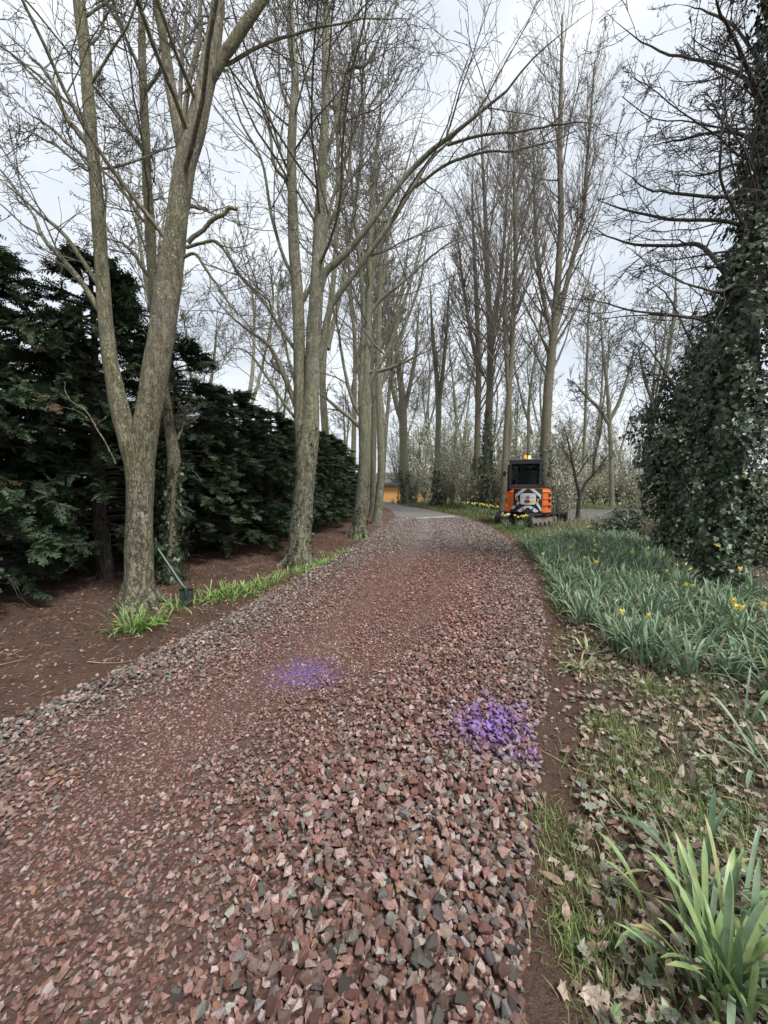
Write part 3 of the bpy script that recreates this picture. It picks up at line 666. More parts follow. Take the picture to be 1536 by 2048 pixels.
poplar('pair of pale upright stems joined at the foot right beside the excavator cab', 17.5,
       [[(1004, 1033, 14), (1007, 970, 13), (1011, 900, 13), (1015, 830, 12), (1020, 760, 11), (1026, 660, 10), (1031, 540, 9), (1030, 430, 8), (1028, 330, 6), (1026, 220, 3)],
        [(1010, 950, 10), (1020, 870, 10), (1018, 800, 10), (1012, 700, 9), (1010, 600, 8), (1018, 480, 6), (1040, 340, 4), (1050, 250, 3)]], 43, 42, None, 0.0095, t0=0.34)
poplar('upright poplar with dark ivied foot, leftmost of the tall poplars', 24.0,
       [[(955, 1010, 15), (954, 940, 15), (955, 860, 13), (957, 760, 12), (955, 650, 10), (950, 540, 8), (946, 440, 5), (944, 360, 3)],
        [(956, 740, 8), (940, 660, 7), (925, 560, 6), (915, 470, 3)]], 44, 40, (0.0, 3.2, 2200, 0.14, 0.3), 0.012)
bare_tree('bare_tree', 'stout brown bare trunk with ivied foot before the orange timber shed', 29.0,
    [[(811, 1004, 20), (809, 950, 19), (807, 890, 18), (806, 840, 17), (804, 790, 14), (797, 730, 11), (790, 650, 8), (786, 560, 4)], [(806, 850, 12), (790, 800, 9), (780, 740, 7), (770, 660, 4)], [(806, 830, 11), (820, 770, 9), (832, 700, 7), (838, 610, 4)]],
    [], 51, (14, 6, 5, 0), ('bark_mid', 'twig'), 12, 0.06, 'bare trees around the far bend', 0.013, 1.0, 0.08, (-0.2, 2.6, 1500, 0.16, 0.3))
bare_tree('bare_tree', 'bare forked tree with a dark ivy column at its foot, right of the shed', 26.0,
    [[(873, 1008, 13), (874, 940, 12), (876, 870, 12), (877, 810, 12), (872, 740, 9), (864, 650, 7), (860, 560, 4)], [(877, 820, 9), (886, 740, 8), (894, 650, 6), (900, 540, 3)]],
    [], 52, (16, 6, 5, 0), ('bark_mid', 'twig'), 10, 0.05, 'bare trees around the far bend', 0.012, 0.9, 0.08, (-0.1, 2.6, 1500, 0.15, 0.25))
bare_tree('bare_tree', 'wide spreading bare tree standing across the water right of the tallest poplar', 30.0,
    [[(1224, 1005, 11), (1222, 930, 10), (1221, 880, 10), (1218, 830, 9), (1214, 770, 7), (1206, 700, 7), (1200, 600, 4)], [(1219, 850, 9), (1196, 815, 8), (1170, 790, 6), (1145, 760, 4)], [(1220, 840, 9), (1240, 800, 8), (1256, 750, 6), (1270, 690, 4)]],
    [], 53, (14, 7, 5, 0), ('bark_mid', 'twig'), 10, 0.06, 'bare trees around the far bend', 0.013, 1.1, 0.04)
bare_tree('bare_tree', 'bare tree leaning towards the ivy-clad trees above the far bank', 27.0,
    [[(1292, 1000, 12), (1298, 900, 11), (1310, 830, 10), (1326, 760, 9), (1340, 690, 8), (1350, 600, 7), (1352, 500, 4)], [(1312, 820, 8), (1290, 760, 7), (1276, 690, 4)]],
    [], 54, (13, 7, 5, 0), ('bark_mid', 'twig'), 10, 0.06, 'bare trees around the far bend', 0.012, 1.0, 0.05)
bare_tree('small_tree', 'small low-forking tree with budding twigs just right of the excavator blade', 15.6,
    [[(1155, 1044, 11), (1157, 1015, 9), (1159, 990, 9), (1152, 960, 7), (1146, 930, 6), (1138, 890, 5), (1128, 850, 3)], [(1159, 995, 7), (1172, 965, 7), (1188, 948, 6), (1202, 930, 5), (1222, 905, 3)], [(1185, 952, 5), (1190, 910, 5), (1200, 870, 4), (1206, 820, 2)]],
    [[(1152, 955, 4), (1168, 930, 4), (1184, 910, 3), (1205, 890, 2)], [(1148, 935, 4), (1128, 900, 3), (1118, 860, 2)]], 55, (10, 6, 5, 1), ('bark_dark', 'twig'), 8, 0.05, None, 0.006, 1.0, 0.06)
for o in COL.objects:
    if o.name.startswith('small_tree'): o['category'] = 'tree'
for i, (px_, Yd, hgt, lab) in enumerate(((905, 38, 330, 'thin far bare tree above the pale thicket between shed and poplars'), (845, 42, 330, 'thin far bare tree rising over the right end of the shed'), (1060, 34, 420, 'far bare tree whose top shows between the poplars'), (1165, 40, 360, 'far bare tree behind the small tree by the excavator'), (705, 26, 470, 'bare tree behind the hedge showing between the row trunks'), (660, 20, 420, 'bare tree behind the hedge showing right of the twin-stemmed tree'))):
    r = random.Random(i); yb = 985 if Yd > 30 else 1000
    st = [(px_, yb, 8), (px_ + r.uniform(-8, 8), yb - hgt * 0.25, 6.5), (px_ + r.uniform(-14, 14), yb - hgt * 0.5, 5), (px_ + r.uniform(-25, 25), yb - hgt * 0.8, 3), (px_ + r.uniform(-20, 20), yb - hgt * 1.05, 2)]
    s2 = [(px_, yb - hgt * 0.3, 5), (px_ + 22, yb - hgt * 0.5, 4), (px_ + 44, yb - hgt * 0.8, 3), (px_ + 40, yb - hgt, 2)]
    if i >= 2:
        srcs = [o for o in COL.objects if o.name.startswith('bare_tree') and o.get('group') == 'bare trees far behind']
        c_ = copy_tree(srcs[i % 2]); p_ = at(px_, yb, Yd); c_.location = (p_[0], Yd, hz(p_[0], Yd) - 0.1); c_.rotation_euler = (0, 0, 1.4 * i); c_.scale = (1, 1, 0.9 + 0.08 * i); c_['label'] = lab; continue
    bare_tree('bare_tree', lab, Yd, [st, s2], [], 60 + i, (16, 8, 6, 0), ('bark_mid', 'twig'), 8, 0.05, 'bare trees far behind', 0.013, 1.0, 0.08)

# ------------------------------------------------------------------ conifer hedge
def frond(rng, n, length):
    """one flat spray: axis with side branchlets; returns verts, quads (as slim quads)"""
    V, Fq = [], []
    for i in range(n):
        t = (i + 0.6) / n
        for sgn in (-1, 1):
            L = length * 0.50 * (1 - 0.75 * t) * rng.uniform(0.7, 1.2); an = math.radians(rng.uniform(38, 62)); wd = 0.011
            x0, y0 = 0, t * length
            dx, dy = sgn * math.sin(an), math.cos(an)
            zt = -0.22 * L + rng.uniform(-0.015, 0.015)
            b = len(V)
            V += [(x0 - dy * wd * 0.5, y0 + abs(dx) * wd * 0.5, 0), (x0 + dx * L * 0.6 - sgn * dy * wd, y0 + dy * L * 0.6 + abs(dx) * wd, zt * 0.5), (x0 + dx * L, y0 + dy * L, zt), (x0 + dx * L * 0.6 + sgn * dy * wd, y0 + dy * L * 0.6 - abs(dx) * wd, zt * 0.5)]
            Fq.append((b, b + 1, b + 2, b + 3))
    b = len(V); V += [(-0.012, 0, 0), (0.012, 0, 0), (0.010, length * 0.8, 0), (0, length * 1.08, -0.02), (-0.010, length * 0.8, 0)]
    V = np.array(V); return V, np.array(Fq), np.array([(b, b + 1, b + 2, b + 4)])
def conifer_meshes(seed, H, Rb, boughs, per):
    rng = np.random.default_rng(seed); g = Geo(); gb = Geo()
    fr = [frond(rng, 8, 0.205) for _ in range(5)]
    lst = [[] for _ in fr]
    zs = 0.45 + (H - 0.6) * (np.arange(boughs) + rng.uniform(0, 1, boughs)) / boughs
    bp, brd = [], []
    for z in zs:
        t = (z / H); rad = Rb * (0.80 + 0.30 * math.sin(min(t * 3.2, 1.7))) * (1 - max(0, (t - 0.55) / 0.45) ** 1.5 * 0.88) * rng.uniform(0.75, 1.15)
        a = rng.uniform(0, 2 * math.pi); rise = rng.uniform(-0.05, 0.35)
        s = np.linspace(0, 1, 6)
        pts = np.stack([np.cos(a) * rad * s, np.sin(a) * rad * s, z + rise * rad * s - 0.28 * rad * s ** 2.2], 1)
        bp.append(pts); brd.append(np.interp(s, [0, 1], [0.022, 0.004]))
        for j in range(per):
            u = 0.30 + 0.70 * (j + rng.uniform(0, 1)) / per
            p = np.array([np.interp(u, s, pts[:, k]) for k in range(3)])
            az = a + rng.normal(0, 0.75) * (1.1 - 0.6 * u); pit = rng.normal(-0.22, 0.38) + (0.25 if t > 0.8 else 0); rol = rng.normal(0, 0.6)
            k = rng.integers(len(fr)); lst[k].append((p, az, pit, rol, rng.uniform(0.65, 1.25), rng.uniform(0, 1)))
    for (V, Fq, Fa), L in zip(fr, lst):
        for p, az, pit, rol, sc, cv in L:
            R = Matrix.Rotation(az - math.pi / 2, 3, 'Z') @ Matrix.Rotation(pit, 3, 'X') @ Matrix.Rotation(rol, 3, 'Y')
            Vt = (V * sc) @ np.array(R).T + p
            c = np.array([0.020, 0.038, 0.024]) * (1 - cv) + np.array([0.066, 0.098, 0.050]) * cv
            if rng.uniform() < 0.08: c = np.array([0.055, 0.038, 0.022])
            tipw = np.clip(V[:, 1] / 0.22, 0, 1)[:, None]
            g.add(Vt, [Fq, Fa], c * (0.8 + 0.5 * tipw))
    tubes(gb, np.stack(bp), np.stack(brd), 4)
    # dead lower sticks
    st = rng.uniform(0, 6.28, 26); zz = rng.uniform(0.1, 1.1, 26); ln = rng.uniform(0.5, 1.2, 26); s = np.linspace(0, 1, 6)
    P = np.stack([np.cos(st)[:, None] * ln[:, None] * s, np.sin(st)[:, None] * ln[:, None] * s, zz[:, None] + (s * 0.25 - 0.55 * s ** 2)[None, :] * ln[:, None]], -1) + rng.normal(0, 0.02, (26, 6, 3))
    P[..., 2] = np.maximum(P[..., 2], 0.02); tubes(gb, P, np.tile(np.linspace(0.011, 0.003, 6), (26, 1)), 4)
    gt = Geo(); z = np.linspace(-0.1, H * 0.96, 14); P = np.stack([0.05 * np.sin(z * 1.3), 0.05 * np.cos(z * 1.1), z], 1)
    tubes(gt, P[None], np.interp(z, [0, H], [0.13, 0.012])[None], 10, None, 0.08)
    return gt.mesh('conifer_trunk', smooth=True), gb.mesh('conifer_branches', smooth=True), g.mesh('conifer_foliage')
CON = [conifer_meshes(80 + i, h_, 1.2, 160, 28) for i, h_ in enumerate((4.9, 4.6))]; CON.append(CON[0])
hedge = [(-5.75, 3.5, 4.8, 0), (-5.05, 4.75, 4.9, 1), (-4.45, 6.05, 5.1, 2), (-3.95, 7.4, 4.4, 0), (-3.4, 8.7, 3.7, 1), (-2.95, 10.1, 3.5, 2), (-2.65, 11.6, 3.4, 0), (-2.4, 13.2, 3.4, 1), (-2.25, 14.9, 3.5, 2), (-2.2, 16.7, 3.5, 0), (-2.4, 18.7, 3.5, 1), (-2.9, 20.8, 3.5, 2),
         (-7.3, 4.3, 5.3, 2), (-6.5, 5.9, 4.9, 0), (-5.9, 7.5, 4.3, 1), (-5.3, 9.2, 3.8, 2), (-4.8, 11.0, 3.6, 0), (-4.4, 13.2, 3.5, 1), (-4.2, 15.6, 3.5, 2), (-9.0, 5.0, 5.4, 1), (-8.2, 7.2, 5.2, 2), (-7.4, 9.2, 4.2, 0), (-6.9, 11.2, 3.8, 1), (-6.3, 13.6, 3.6, 2), (-6.0, 16.2, 3.5, 0), (-4.3, 18.4, 3.5, 1), (-4.6, 21.0, 3.5, 2), (-3.6, 23.5, 3.5, 0)]  # rear ranks, added so no light comes through the hedge
names = {0: 'dark conifer of the hedge at the left edge of the picture', 1: 'dark hedge conifer with bare sticks at its foot, left of the thick forked tree', 2: 'dark conifer of the hedge directly behind the thick forked tree'}
for i, (x, y, h_, k) in enumerate(hedge):
    lab = names.get(i, 'dark green conifer in the dense hedge between the thick forked tree and the far bend' if i < 12 else 'dark conifer added behind the hedge front to block light through it')
    r = empty('conifer_tree', (x, y, hz(x, y) - 0.02), i * 2.1, lab, 'tree', 'conifers of the hedge front' if 2 < i < 12 else ('conifers added behind the hedge front' if i >= 12 else None))
    s = h_ / (4.9, 4.6, 4.9)[k]; r.scale = (0.98 + 0.1 * math.sin(i * 5), 0.98 + 0.1 * math.cos(i * 3), s)
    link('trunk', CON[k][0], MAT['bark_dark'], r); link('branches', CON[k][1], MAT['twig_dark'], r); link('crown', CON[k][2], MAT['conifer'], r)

# ------------------------------------------------------------------ crushed stone
def hull_stone(rng, npts):
    bm = bmesh.new()
    ax = np.array([1.0, rng.uniform(0.62, 0.92), rng.uniform(0.52, 0.82)])
    p = unit(rng.normal(size=(npts, 3))); p = np.sign(p) * np.abs(p) ** 0.8
    p = unit(p) * rng.uniform(0.8, 1.05, (npts, 1)) * ax * 0.5
    vs = [bm.verts.new(v) for v in p]
    r = bmesh.ops.convex_hull(bm, input=vs)
    bmesh.ops.delete(bm, geom=[v for v in bm.verts if not v.link_faces], context='VERTS')
    bm.verts.index_update(); bm.verts.ensure_lookup_table()
    V = np.array([v.co[:] for v in bm.verts]); F = np.array([[v.index for v in f.verts] for f in bm.faces if len(f.verts) == 3]); bm.free()
    return V, F
rs = np.random.default_rng(5)
ST_HI = [hull_stone(rs, 12) for _ in range(30)]; ST_MD = [hull_stone(rs, 9) for _ in range(24)]; ST_LO = [hull_stone(rs, 7) for _ in range(12)]
SPOTS = [(gnd(607, 1353), 0.30), (gnd(988, 1462), 0.31)]
def stone_cols(rng, x, y, s):
    n = len(x); pal = np.array([(0.240, 0.118, 0.092), (0.310, 0.178, 0.148), (0.175, 0.084, 0.066), (0.500, 0.375, 0.335), (0.200, 0.188, 0.170), (0.105, 0.100, 0.093), (0.400, 0.380, 0.350), (0.37, 0.245, 0.212), (0.32, 0.175, 0.112)])
    edge = np.minimum(x - xl(y), xr(y) - x)
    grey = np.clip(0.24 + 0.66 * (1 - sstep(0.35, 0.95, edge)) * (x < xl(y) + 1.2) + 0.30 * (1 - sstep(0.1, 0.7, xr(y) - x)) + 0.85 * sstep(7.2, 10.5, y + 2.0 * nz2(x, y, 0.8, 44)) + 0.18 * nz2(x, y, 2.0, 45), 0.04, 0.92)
    pr = np.array([0.20, 0.24, 0.15, 0.15, 0, 0, 0.02, 0.21, 0.04]); pg = np.array([0.03, 0.05, 0.02, 0.12, 0.30, 0.22, 0.20, 0.06, 0])
    pick = np.where(rng.uniform(size=n) < grey, rng.choice(9, n, p=pg / pg.sum()), rng.choice(9, n, p=pr / pr.sum()))
    redz = (np.exp(-((y - 5.6) / 2.2) ** 2) * np.exp(-(((x - xl(y)) / (xr(y) - xl(y)) - 0.55) / 0.28) ** 2))[:, None]
    c = 0.93 * pal[pick] * (1 + redz * np.array([0.10, -0.16, -0.22])) * rng.uniform(0.72, 1.3, (n, 1)) * (1 + rng.normal(0, 0.04, (n, 3)))
    for (sp, r) in SPOTS:                      # purple marker paint sprayed on the stones
        d = np.hypot(x - sp[0], (y - sp[1])) / r
        k = np.clip(1.22 - d * 1.1 + 0.35 * nz2(x, y, 14, 77) + rng.normal(0, 0.28, n), 0, 1)[:, None] * (rng.uniform(size=n) > 0.24)[:, None]
        paint = np.array([0.20, 0.115, 0.52]) * (1 - np.clip(d, 0, 1))[:, None] + np.array([0.36, 0.17, 0.46]) * np.clip(d, 0, 1)[:, None]
        c = c * (1 - 0.85 * k) + paint * rng.uniform(0.8, 1.4, (n, 1)) * 0.85 * k
    return np.clip(c, 0.02, 0.8)
def loose(x, y):
    """1 = thick loose stone (both margins and the near right), 0 = worn fines in the wheel tracks"""
    a, b = xl(y), xr(y); u = (x - a) / (b - a)
    trk = np.exp(-((u - 0.40) / 0.07) ** 2) * 0.6 + np.exp(-((u - 0.64) / 0.06) ** 2) * 0.35 * sstep(2.0, 4.0, y)
    v = 0.63 + 0.42 * sstep(0.60, 0.78, u + 0.05 * nz2(x, y, 2.2, 51)) * (1 - 0.35 * sstep(4, 7, y)) + 0.4 * (1 - sstep(0.04, 0.20, u)) - trk + 0.30 * nz2(x, y, 3.0, 50) - 0.20 * sstep(0.15, 0.55, nz2(x, y, 1.7, 57)) * (1 - sstep(0.6, 0.75, u)) + 0.15 * sstep(6, 10, y) - 0.16 * (1 - sstep(0.55, 0.7, u)) * (1 - sstep(2.5, 4.5, y))
    return np.clip(v, 0.02, 1.0)
def scatter(rng, y0, y1, dens, lib, smin, smax, layers=True):
    A = max((xr(y0) - xl(y0)), (xr(y1) - xl(y1))) * (y1 - y0); n = int(A * dens)
    y = rng.uniform(y0, y1, n); u = rng.uniform(0, 1, n); x0_ = xl(y) - 0.03 - 0.07 * nz2(y, y * 0, 5, 61); x1_ = xr(y) + 0.0 + 0.06 * nz2(y, y * 0, 6, 62); x = x0_ + u * (x1_ - x0_)
    keep = (np.abs(x) < 1.02 * (y + 0.35)) ; x, y = x[keep], y[keep]
    lo = loose(x, y); n = len(x)
    keep = rng.uniform(size=n) < (0.86 + 0.14 * lo); x, y, lo = x[keep], y[keep], lo[keep]; n = len(x)
    s = (smin + (smax - smin) * rng.beta(1.6, 3.0, n)) * (0.58 + 0.50 * lo ** 1.2)
    z = drive_z(x, y) + s * (0.10 + 0.20 * lo) + rng.uniform(0, 1, n) ** 2 * 0.030 * lo
    return x, y, z, s, lo
def stone_rot(rng, n, lo):
    az = rng.uniform(0, 6.283, n); tx = rng.normal(0, 0.22, n) * (0.4 + 1.6 * lo); ty = rng.normal(0, 0.22, n) * (0.4 + 1.6 * lo)
    ca, sa, cx, sx, cy, sy = np.cos(az), np.sin(az), np.cos(tx), np.sin(tx), np.cos(ty), np.sin(ty)
    Z = np.zeros((n, 3, 3)); Z[:, 0, 0] = ca; Z[:, 0, 1] = -sa; Z[:, 1, 0] = sa; Z[:, 1, 1] = ca; Z[:, 2, 2] = 1
    Xm = np.zeros((n, 3, 3)); Xm[:, 0, 0] = 1; Xm[:, 1, 1] = cx; Xm[:, 1, 2] = -sx; Xm[:, 2, 1] = sx; Xm[:, 2, 2] = cx
    Ym = np.zeros((n, 3, 3)); Ym[:, 1, 1] = 1; Ym[:, 0, 0] = cy; Ym[:, 0, 2] = sy; Ym[:, 2, 0] = -sy; Ym[:, 2, 2] = cy
    return Z @ Xm @ Ym
gs = Geo(); heroes = []
def lay(x, y, z, s, lo, lib, rng):
    col = stone_cols(rng, x, y, s); R = stone_rot(rng, len(x), lo); k = rng.integers(0, len(lib), len(x))
    for j, (V, F) in enumerate(lib):
        ix = np.where(k == j)[0]
        if not len(ix): continue
        P = (V[None] * s[ix][:, None, None]) @ R[ix].transpose(0, 2, 1) + np.stack([x[ix], y[ix], z[ix]], 1)[:, None, :]
        gs.add(P.reshape(-1, 3), [(np.arange(len(ix)) * len(V))[:, None, None].repeat(len(F), 1).reshape(-1, 1) + np.tile(F, (len(ix), 1))], np.repeat(col[ix], len(V), 0))
rg = np.random.default_rng(21)
for (y0, y1, d, lib, a, b) in ((0.75, 2.0, 2750, ST_MD, 0.018, 0.078), (2.0, 3.6, 2150, ST_MD, 0.018, 0.068), (3.6, 6.0, 1450, ST_MD, 0.022, 0.064), (6.0, 9.5, 850, ST_LO, 0.032, 0.075), (9.5, 13.0, 560, ST_LO, 0.038, 0.08), (13.0, 16.9, 320, ST_LO, 0.045, 0.085)):
    x, y, z, s, lo = scatter(rg, y0, y1, d, lib, a, b)
    if y0 < 1.0:
        score = s / (y + 0.6) + 0.0
        big = np.argsort(-score)[:300]; msk = np.zeros(len(x), bool); msk[big] = True
        heroes = [v_[msk] for v_ in (x, y, z, s, lo)]
        x, y, z, s, lo = [v_[~msk] for v_ in (x, y, z, s, lo)]
    lay(x, y, z, s, lo, lib, rg)
# strays rolled on to the soil both sides
n = 700; yy = rg.uniform(1.2, 11, n); sd_ = rg.uniform(size=n) < 0.5
off = rg.exponential(0.16, n); xx = np.where(sd_, xl(yy) - off, xr(yy) + off * 0.5); ss = rg.uniform(0.015, 0.05, n)
lay(xx, yy, height(xx, yy) + ss * 0.12, ss, np.full(n, 0.4), ST_LO, rg)
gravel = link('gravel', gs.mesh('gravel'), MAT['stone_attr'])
tag(gravel, 'reddish pink and grey crushed stone covering the drive, two purple paint marks on it', 'gravel', None, 'stuff')
drive = bpy.data.objects['driveway']
hm = []
for j, (V, F) in enumerate(ST_HI): hm.append(np_mesh('stone', V, [F]))
hx_, hy_, hz_, hs_, hl_ = heroes; hc = stone_cols(rg, hx_, hy_, hs_)
for i in range(len(hx_)):
    o = link('stone', hm[i % len(hm)], MAT['stone_obj'], drive, (hx_[i], hy_[i], hz_[i] + 0.004), (rg.normal(0, 0.9), rg.normal(0, 0.9), rg.uniform(0, 6.28)))
    s = hs_[i] * 0.88; o.scale = (s, s * rg.uniform(0.9, 1.1), s); o.color = (*np.minimum(hc[i] * 1.3, 0.8), 1)

# ------------------------------------------------------------------ soil debris and leaf litter
g = Geo(); n = 5000
yy = rg.uniform(1.5, 12, n); xx = xl(yy) - 0.05 - rg.uniform(0, 1, n) * 3.0
ln = rg.uniform(0.015, 0.075, n); az = rg.uniform(0, 6.28, n)
p0 = np.stack([xx, yy, height(xx, yy) + 0.006], 1); d = np.stack([np.cos(az), np.sin(az), rg.normal(0, 0.18, n)], 1)
cc = np.array([0.16, 0.10, 0.07]) * rg.uniform(0.4, 1.9, (n, 1))
tubes(g, np.stack([p0, p0 + d * ln[:, None] * 0.5 + [0, 0, 0.003], p0 + d * ln[:, None]], 1), np.tile([0.0026, 0.0034, 0.0016], (n, 1)), 3, cc)
n = 6000; yy = rg.uniform(1.5, 11, n); xx = xl(yy) - 0.02 - rg.uniform(0, 1, n) ** 1.2 * 3.0
leaves(g, LEAF2_T, LEAF2_F, np.stack([xx, yy, height(xx, yy) + 0.004], 1), np.stack([rg.normal(0, 0.4, n), rg.normal(0, 0.4, n), np.ones(n)], 1), rg.normal(size=(n, 3)), rg.uniform(0.012, 0.045, n), np.array([0.19, 0.125, 0.092]) * rg.uniform(0.3, 1.6, (n, 1)), 0.4, rg)
tag(link('needle_litter', g.mesh('needle_litter'), MAT['litter']), 'fine brown twigs and needles strewn over the bare soil under the row of trees', 'litter', None, 'stuff')
# clods of soil
n = 2600; yy = rg.uniform(1.1, 10, n); left_ = rg.uniform(size=n) < 0.72
xx = np.where(left_, xl(yy) - 0.05 - rg.uniform(0, 1, n) ** 1.5 * 2.4, xr(yy) + rg.uniform(0.02, 0.32, n)); ss = rg.uniform(0.012, 0.045, n)
gs = Geo(); lay(xx, yy, height(xx, yy) + ss * 0.05, ss, np.full(n, 0.3), ST_LO, rg)
gs.C = [np.broadcast_to(np.array([0.105, 0.066, 0.05]), c.shape) * rg.uniform(0.6, 1.3, (len(c), 1)) for c in gs.C]
tag(link('soil_clods', gs.mesh('soil_clods'), MAT['litter']), 'crumbly brown clods of earth along both margins of the drive', 'soil', None, 'stuff')

def right_area(rng, n, y0, y1, w0, w1, pw=1.0):
    y = y0 + (y1 - y0) * rng.uniform(0, 1, n) ** pw; x = xr(y) + rng.uniform(w0, w1, n)
    k = x < 1.04 * (y + 0.4); return x[k], y[k]
DEADC = np.array([(0.30, 0.215, 0.165), (0.42, 0.33, 0.27), (0.22, 0.145, 0.105), (0.36, 0.25, 0.195), (0.16, 0.10, 0.075), (0.48, 0.39, 0.33)])
def dead_cols(rng, n): return 0.84 * DEADC[rng.choice(6, n, p=[.24, .22, .14, .2, .08, .12])] * rng.uniform(0.75, 1.25, (n, 1))
x, y = right_area(rg, 23000, 0.8, 11.5, 0.06, 5.0, 1.5); n = len(x)
k = rg.uniform(size=n) < sstep(0.04, 0.30, x - xr(y)) * np.where(y > 6, 0.5, 1); x, y = x[k], y[k]; n = len(x)
size = rg.uniform(0.020, 0.056, n) * np.where(rg.uniform(size=n) < 0.1, 1.35, 1); nr = np.stack([rg.normal(0, 0.5, n), rg.normal(0, 0.5, n), np.ones(n)], 1); up = rg.normal(size=(n, 3)); up[:, 2] *= 0.2
pos = np.stack([x, y, height(x, y) + rg.uniform(0.004, 0.030, n)], 1); dc = dead_cols(rg, n)
near = np.argsort(y + 0.25 * np.abs(x - 1.2) - 6 * size)[:300]; nm = np.zeros(n, bool); nm[near] = True
g = Geo(); ov = rg.uniform(size=n) < 0.5
leaves(g, DEAD_T, DEAD_F, pos[~nm & ~ov], nr[~nm & ~ov], up[~nm & ~ov], size[~nm & ~ov], dc[~nm & ~ov], 0.6, rg)
leaves(g, OVAL_T, OVAL_F, pos[~nm & ov], nr[~nm & ov], up[~nm & ov], size[~nm & ov] * 1.1, dc[~nm & ov], 0.7, rg)
tag(link('leaf_litter', g.mesh('leaf_litter'), MAT['dead_leaf']), 'curled pale brown dead leaves covering the bank right of the drive', 'leaf litter', None, 'stuff')
ground = bpy.data.objects['ground']
def leaf_objects(name, tmpl, tri, pos, nr, up, size, cols, mat, parent, curl, rng, variants=10, org=(0, 0, 0)):
    ms = []
    for j in range(variants):
        g = Geo(); leaves(g, tmpl, tri, np.zeros((1, 3)), np.array([[0, 0, 1.0]]), np.array([[0, 1.0, 0]]), np.ones(1), np.ones((1, 3)), np.array([rng.normal(0, curl)]), rng)
        ms.append(g.mesh(name)); ms[-1].materials.append(mat)
    nr = unit(nr); up = unit(up - (up * nr).sum(1, keepdims=True) * nr); s = np.cross(up, nr)
    for i in range(len(pos)):
        o = link(name, ms[i % variants], None, parent)
        R = Matrix(np.column_stack([s[i], up[i], nr[i]]).tolist())
        o.matrix_local = Matrix.Translation(Vector(pos[i] - np.asarray(org))) @ R.to_4x4() @ Matrix.Diagonal((size[i], size[i], size[i], 1))
        o.color = (*cols[i], 1)
def obj_leaf_mat(name, rough, spec, bump):
    m = M(name); v = m.obj(); c = m.n('ShaderNodeObjectInfo').outputs['Color']
    f = m.noise(v, 4.5, 5, 0.65); vein = m.noise(v, 9, 3, 0.6, (3, 0.5, 1)); k = m.rng(f, 0.3, 0.7, 0.68, 1.3)
    col = m.mix(1.0, c, m.n('ShaderNodeCombineColor', {0: k, 1: k, 2: k}).outputs[0], 'MULTIPLY')
    m.set(Base_Color=col, Roughness=rough, Specular_IOR_Level=spec); m.bump(m.math('ADD', f, vein), bump, 0.1)
    return m.m
MAT['dead_obj'] = obj_leaf_mat('dead_leaf_single', 0.75, 0.25, 0.5); MAT['ivy_obj'] = obj_leaf_mat('ivy_leaf_single', 0.42, 0.5, 0.25)
for a_, T_, F_ in ((nm & ~ov, DEAD_T, DEAD_F), (nm & ov, OVAL_T, OVAL_F)):
    leaf_objects('leaf', T_, F_, pos[a_], nr[a_], up[a_], size[a_] * 0.85, dc[a_] * 0.9, MAT['dead_obj'], ground, 0.6, rg)
# ivy creeping over the bank
x, y = right_area(rg, 11500, 0.85, 10.5, 0.16, 4.6, 1.4); n = len(x)
k = (nz2(x, y, 3.0, 71) + rg.normal(0, 0.28, n)) > -0.04; x, y = x[k], y[k]; n = len(x)
g = Geo(); cl = np.where(rg.uniform(size=(n, 1)) < 0.5, np.array([[0.190, 0.200, 0.145]]), np.array([[0.095, 0.120, 0.060]])) * rg.uniform(0.7, 1.35, (n, 1))
nb_ = y < 4.2; ps_ = np.stack([x, y, height(x, y) + rg.uniform(0.02, 0.06, n)], 1); nn_ = np.stack([rg.normal(0, 0.42, n), rg.normal(0, 0.42, n), np.ones(n)], 1); uu_ = rg.normal(size=(n, 3)); sz_ = rg.uniform(0.020, 0.048, n)
for mk_, T_, F_ in ((nb_, IVY_T, IVY_F), (~nb_, IVY_S, IVY_SF)): leaves(g, T_, F_, ps_[mk_], nn_[mk_], uu_[mk_], sz_[mk_], cl[mk_], 0.3, rg)
tag(link('ground_ivy', g.mesh('ground_ivy'), MAT['ivy']), 'low grey-green ivy leaves creeping through the dead leaves right of the drive', 'ivy', None, 'stuff')

# grass
def grass(name, label, x, y, lo, hi, wd, c1, c2, rng, lean=0.5, bend=1.0, segs=2, zoff=0.0):
    n = len(x); g = Geo(); t = rng.uniform(0, 1, (n, 1))
    blades(g, np.stack([x, y, height(x, y) - 0.004 + zoff], 1), rng.uniform(0, 6.28, n), np.abs(rng.normal(0, lean, n)), np.abs(rng.normal(0, bend, n)), rng.uniform(lo, hi, n), wd * rng.uniform(0.7, 1.3, n), (np.array(c1) * (1 - t) + np.array(c2) * t) * rng.uniform(0.8, 1.2, (n, 1)), segs)
    return tag(link(name, g.mesh(name), MAT['grass']), label, 'grass', None, 'stuff')
tufts = [gnd(*p) for p in ((1112, 1640), (1210, 1450), (1235, 1510), (1215, 1560), (1260, 1585), (1380, 1620), (1330, 1630), (1200, 1345), (1320, 1390), (1450, 1700), (1160, 1870), (1200, 1930), (1270, 1480), (1420, 1540), (1140, 1690), (1480, 1640), (1180, 1790), (1350, 1560))]
tx, ty = [], []
for p in tufts:
    k = rg.integers(140, 330); r = rg.uniform(0.05, 0.13); tx.append(p[0] + rg.normal(0, r, k)); ty.append(p[1] + rg.normal(0, r, k))
x, y = right_area(rg, 26000, 0.85, 7.5, 0.10, 3.2, 1.35); k = (nz2(x, y, 2.6, 81) + rg.normal(0, 0.12, len(x))) > -0.02; tx.append(x[k]); ty.append(y[k])
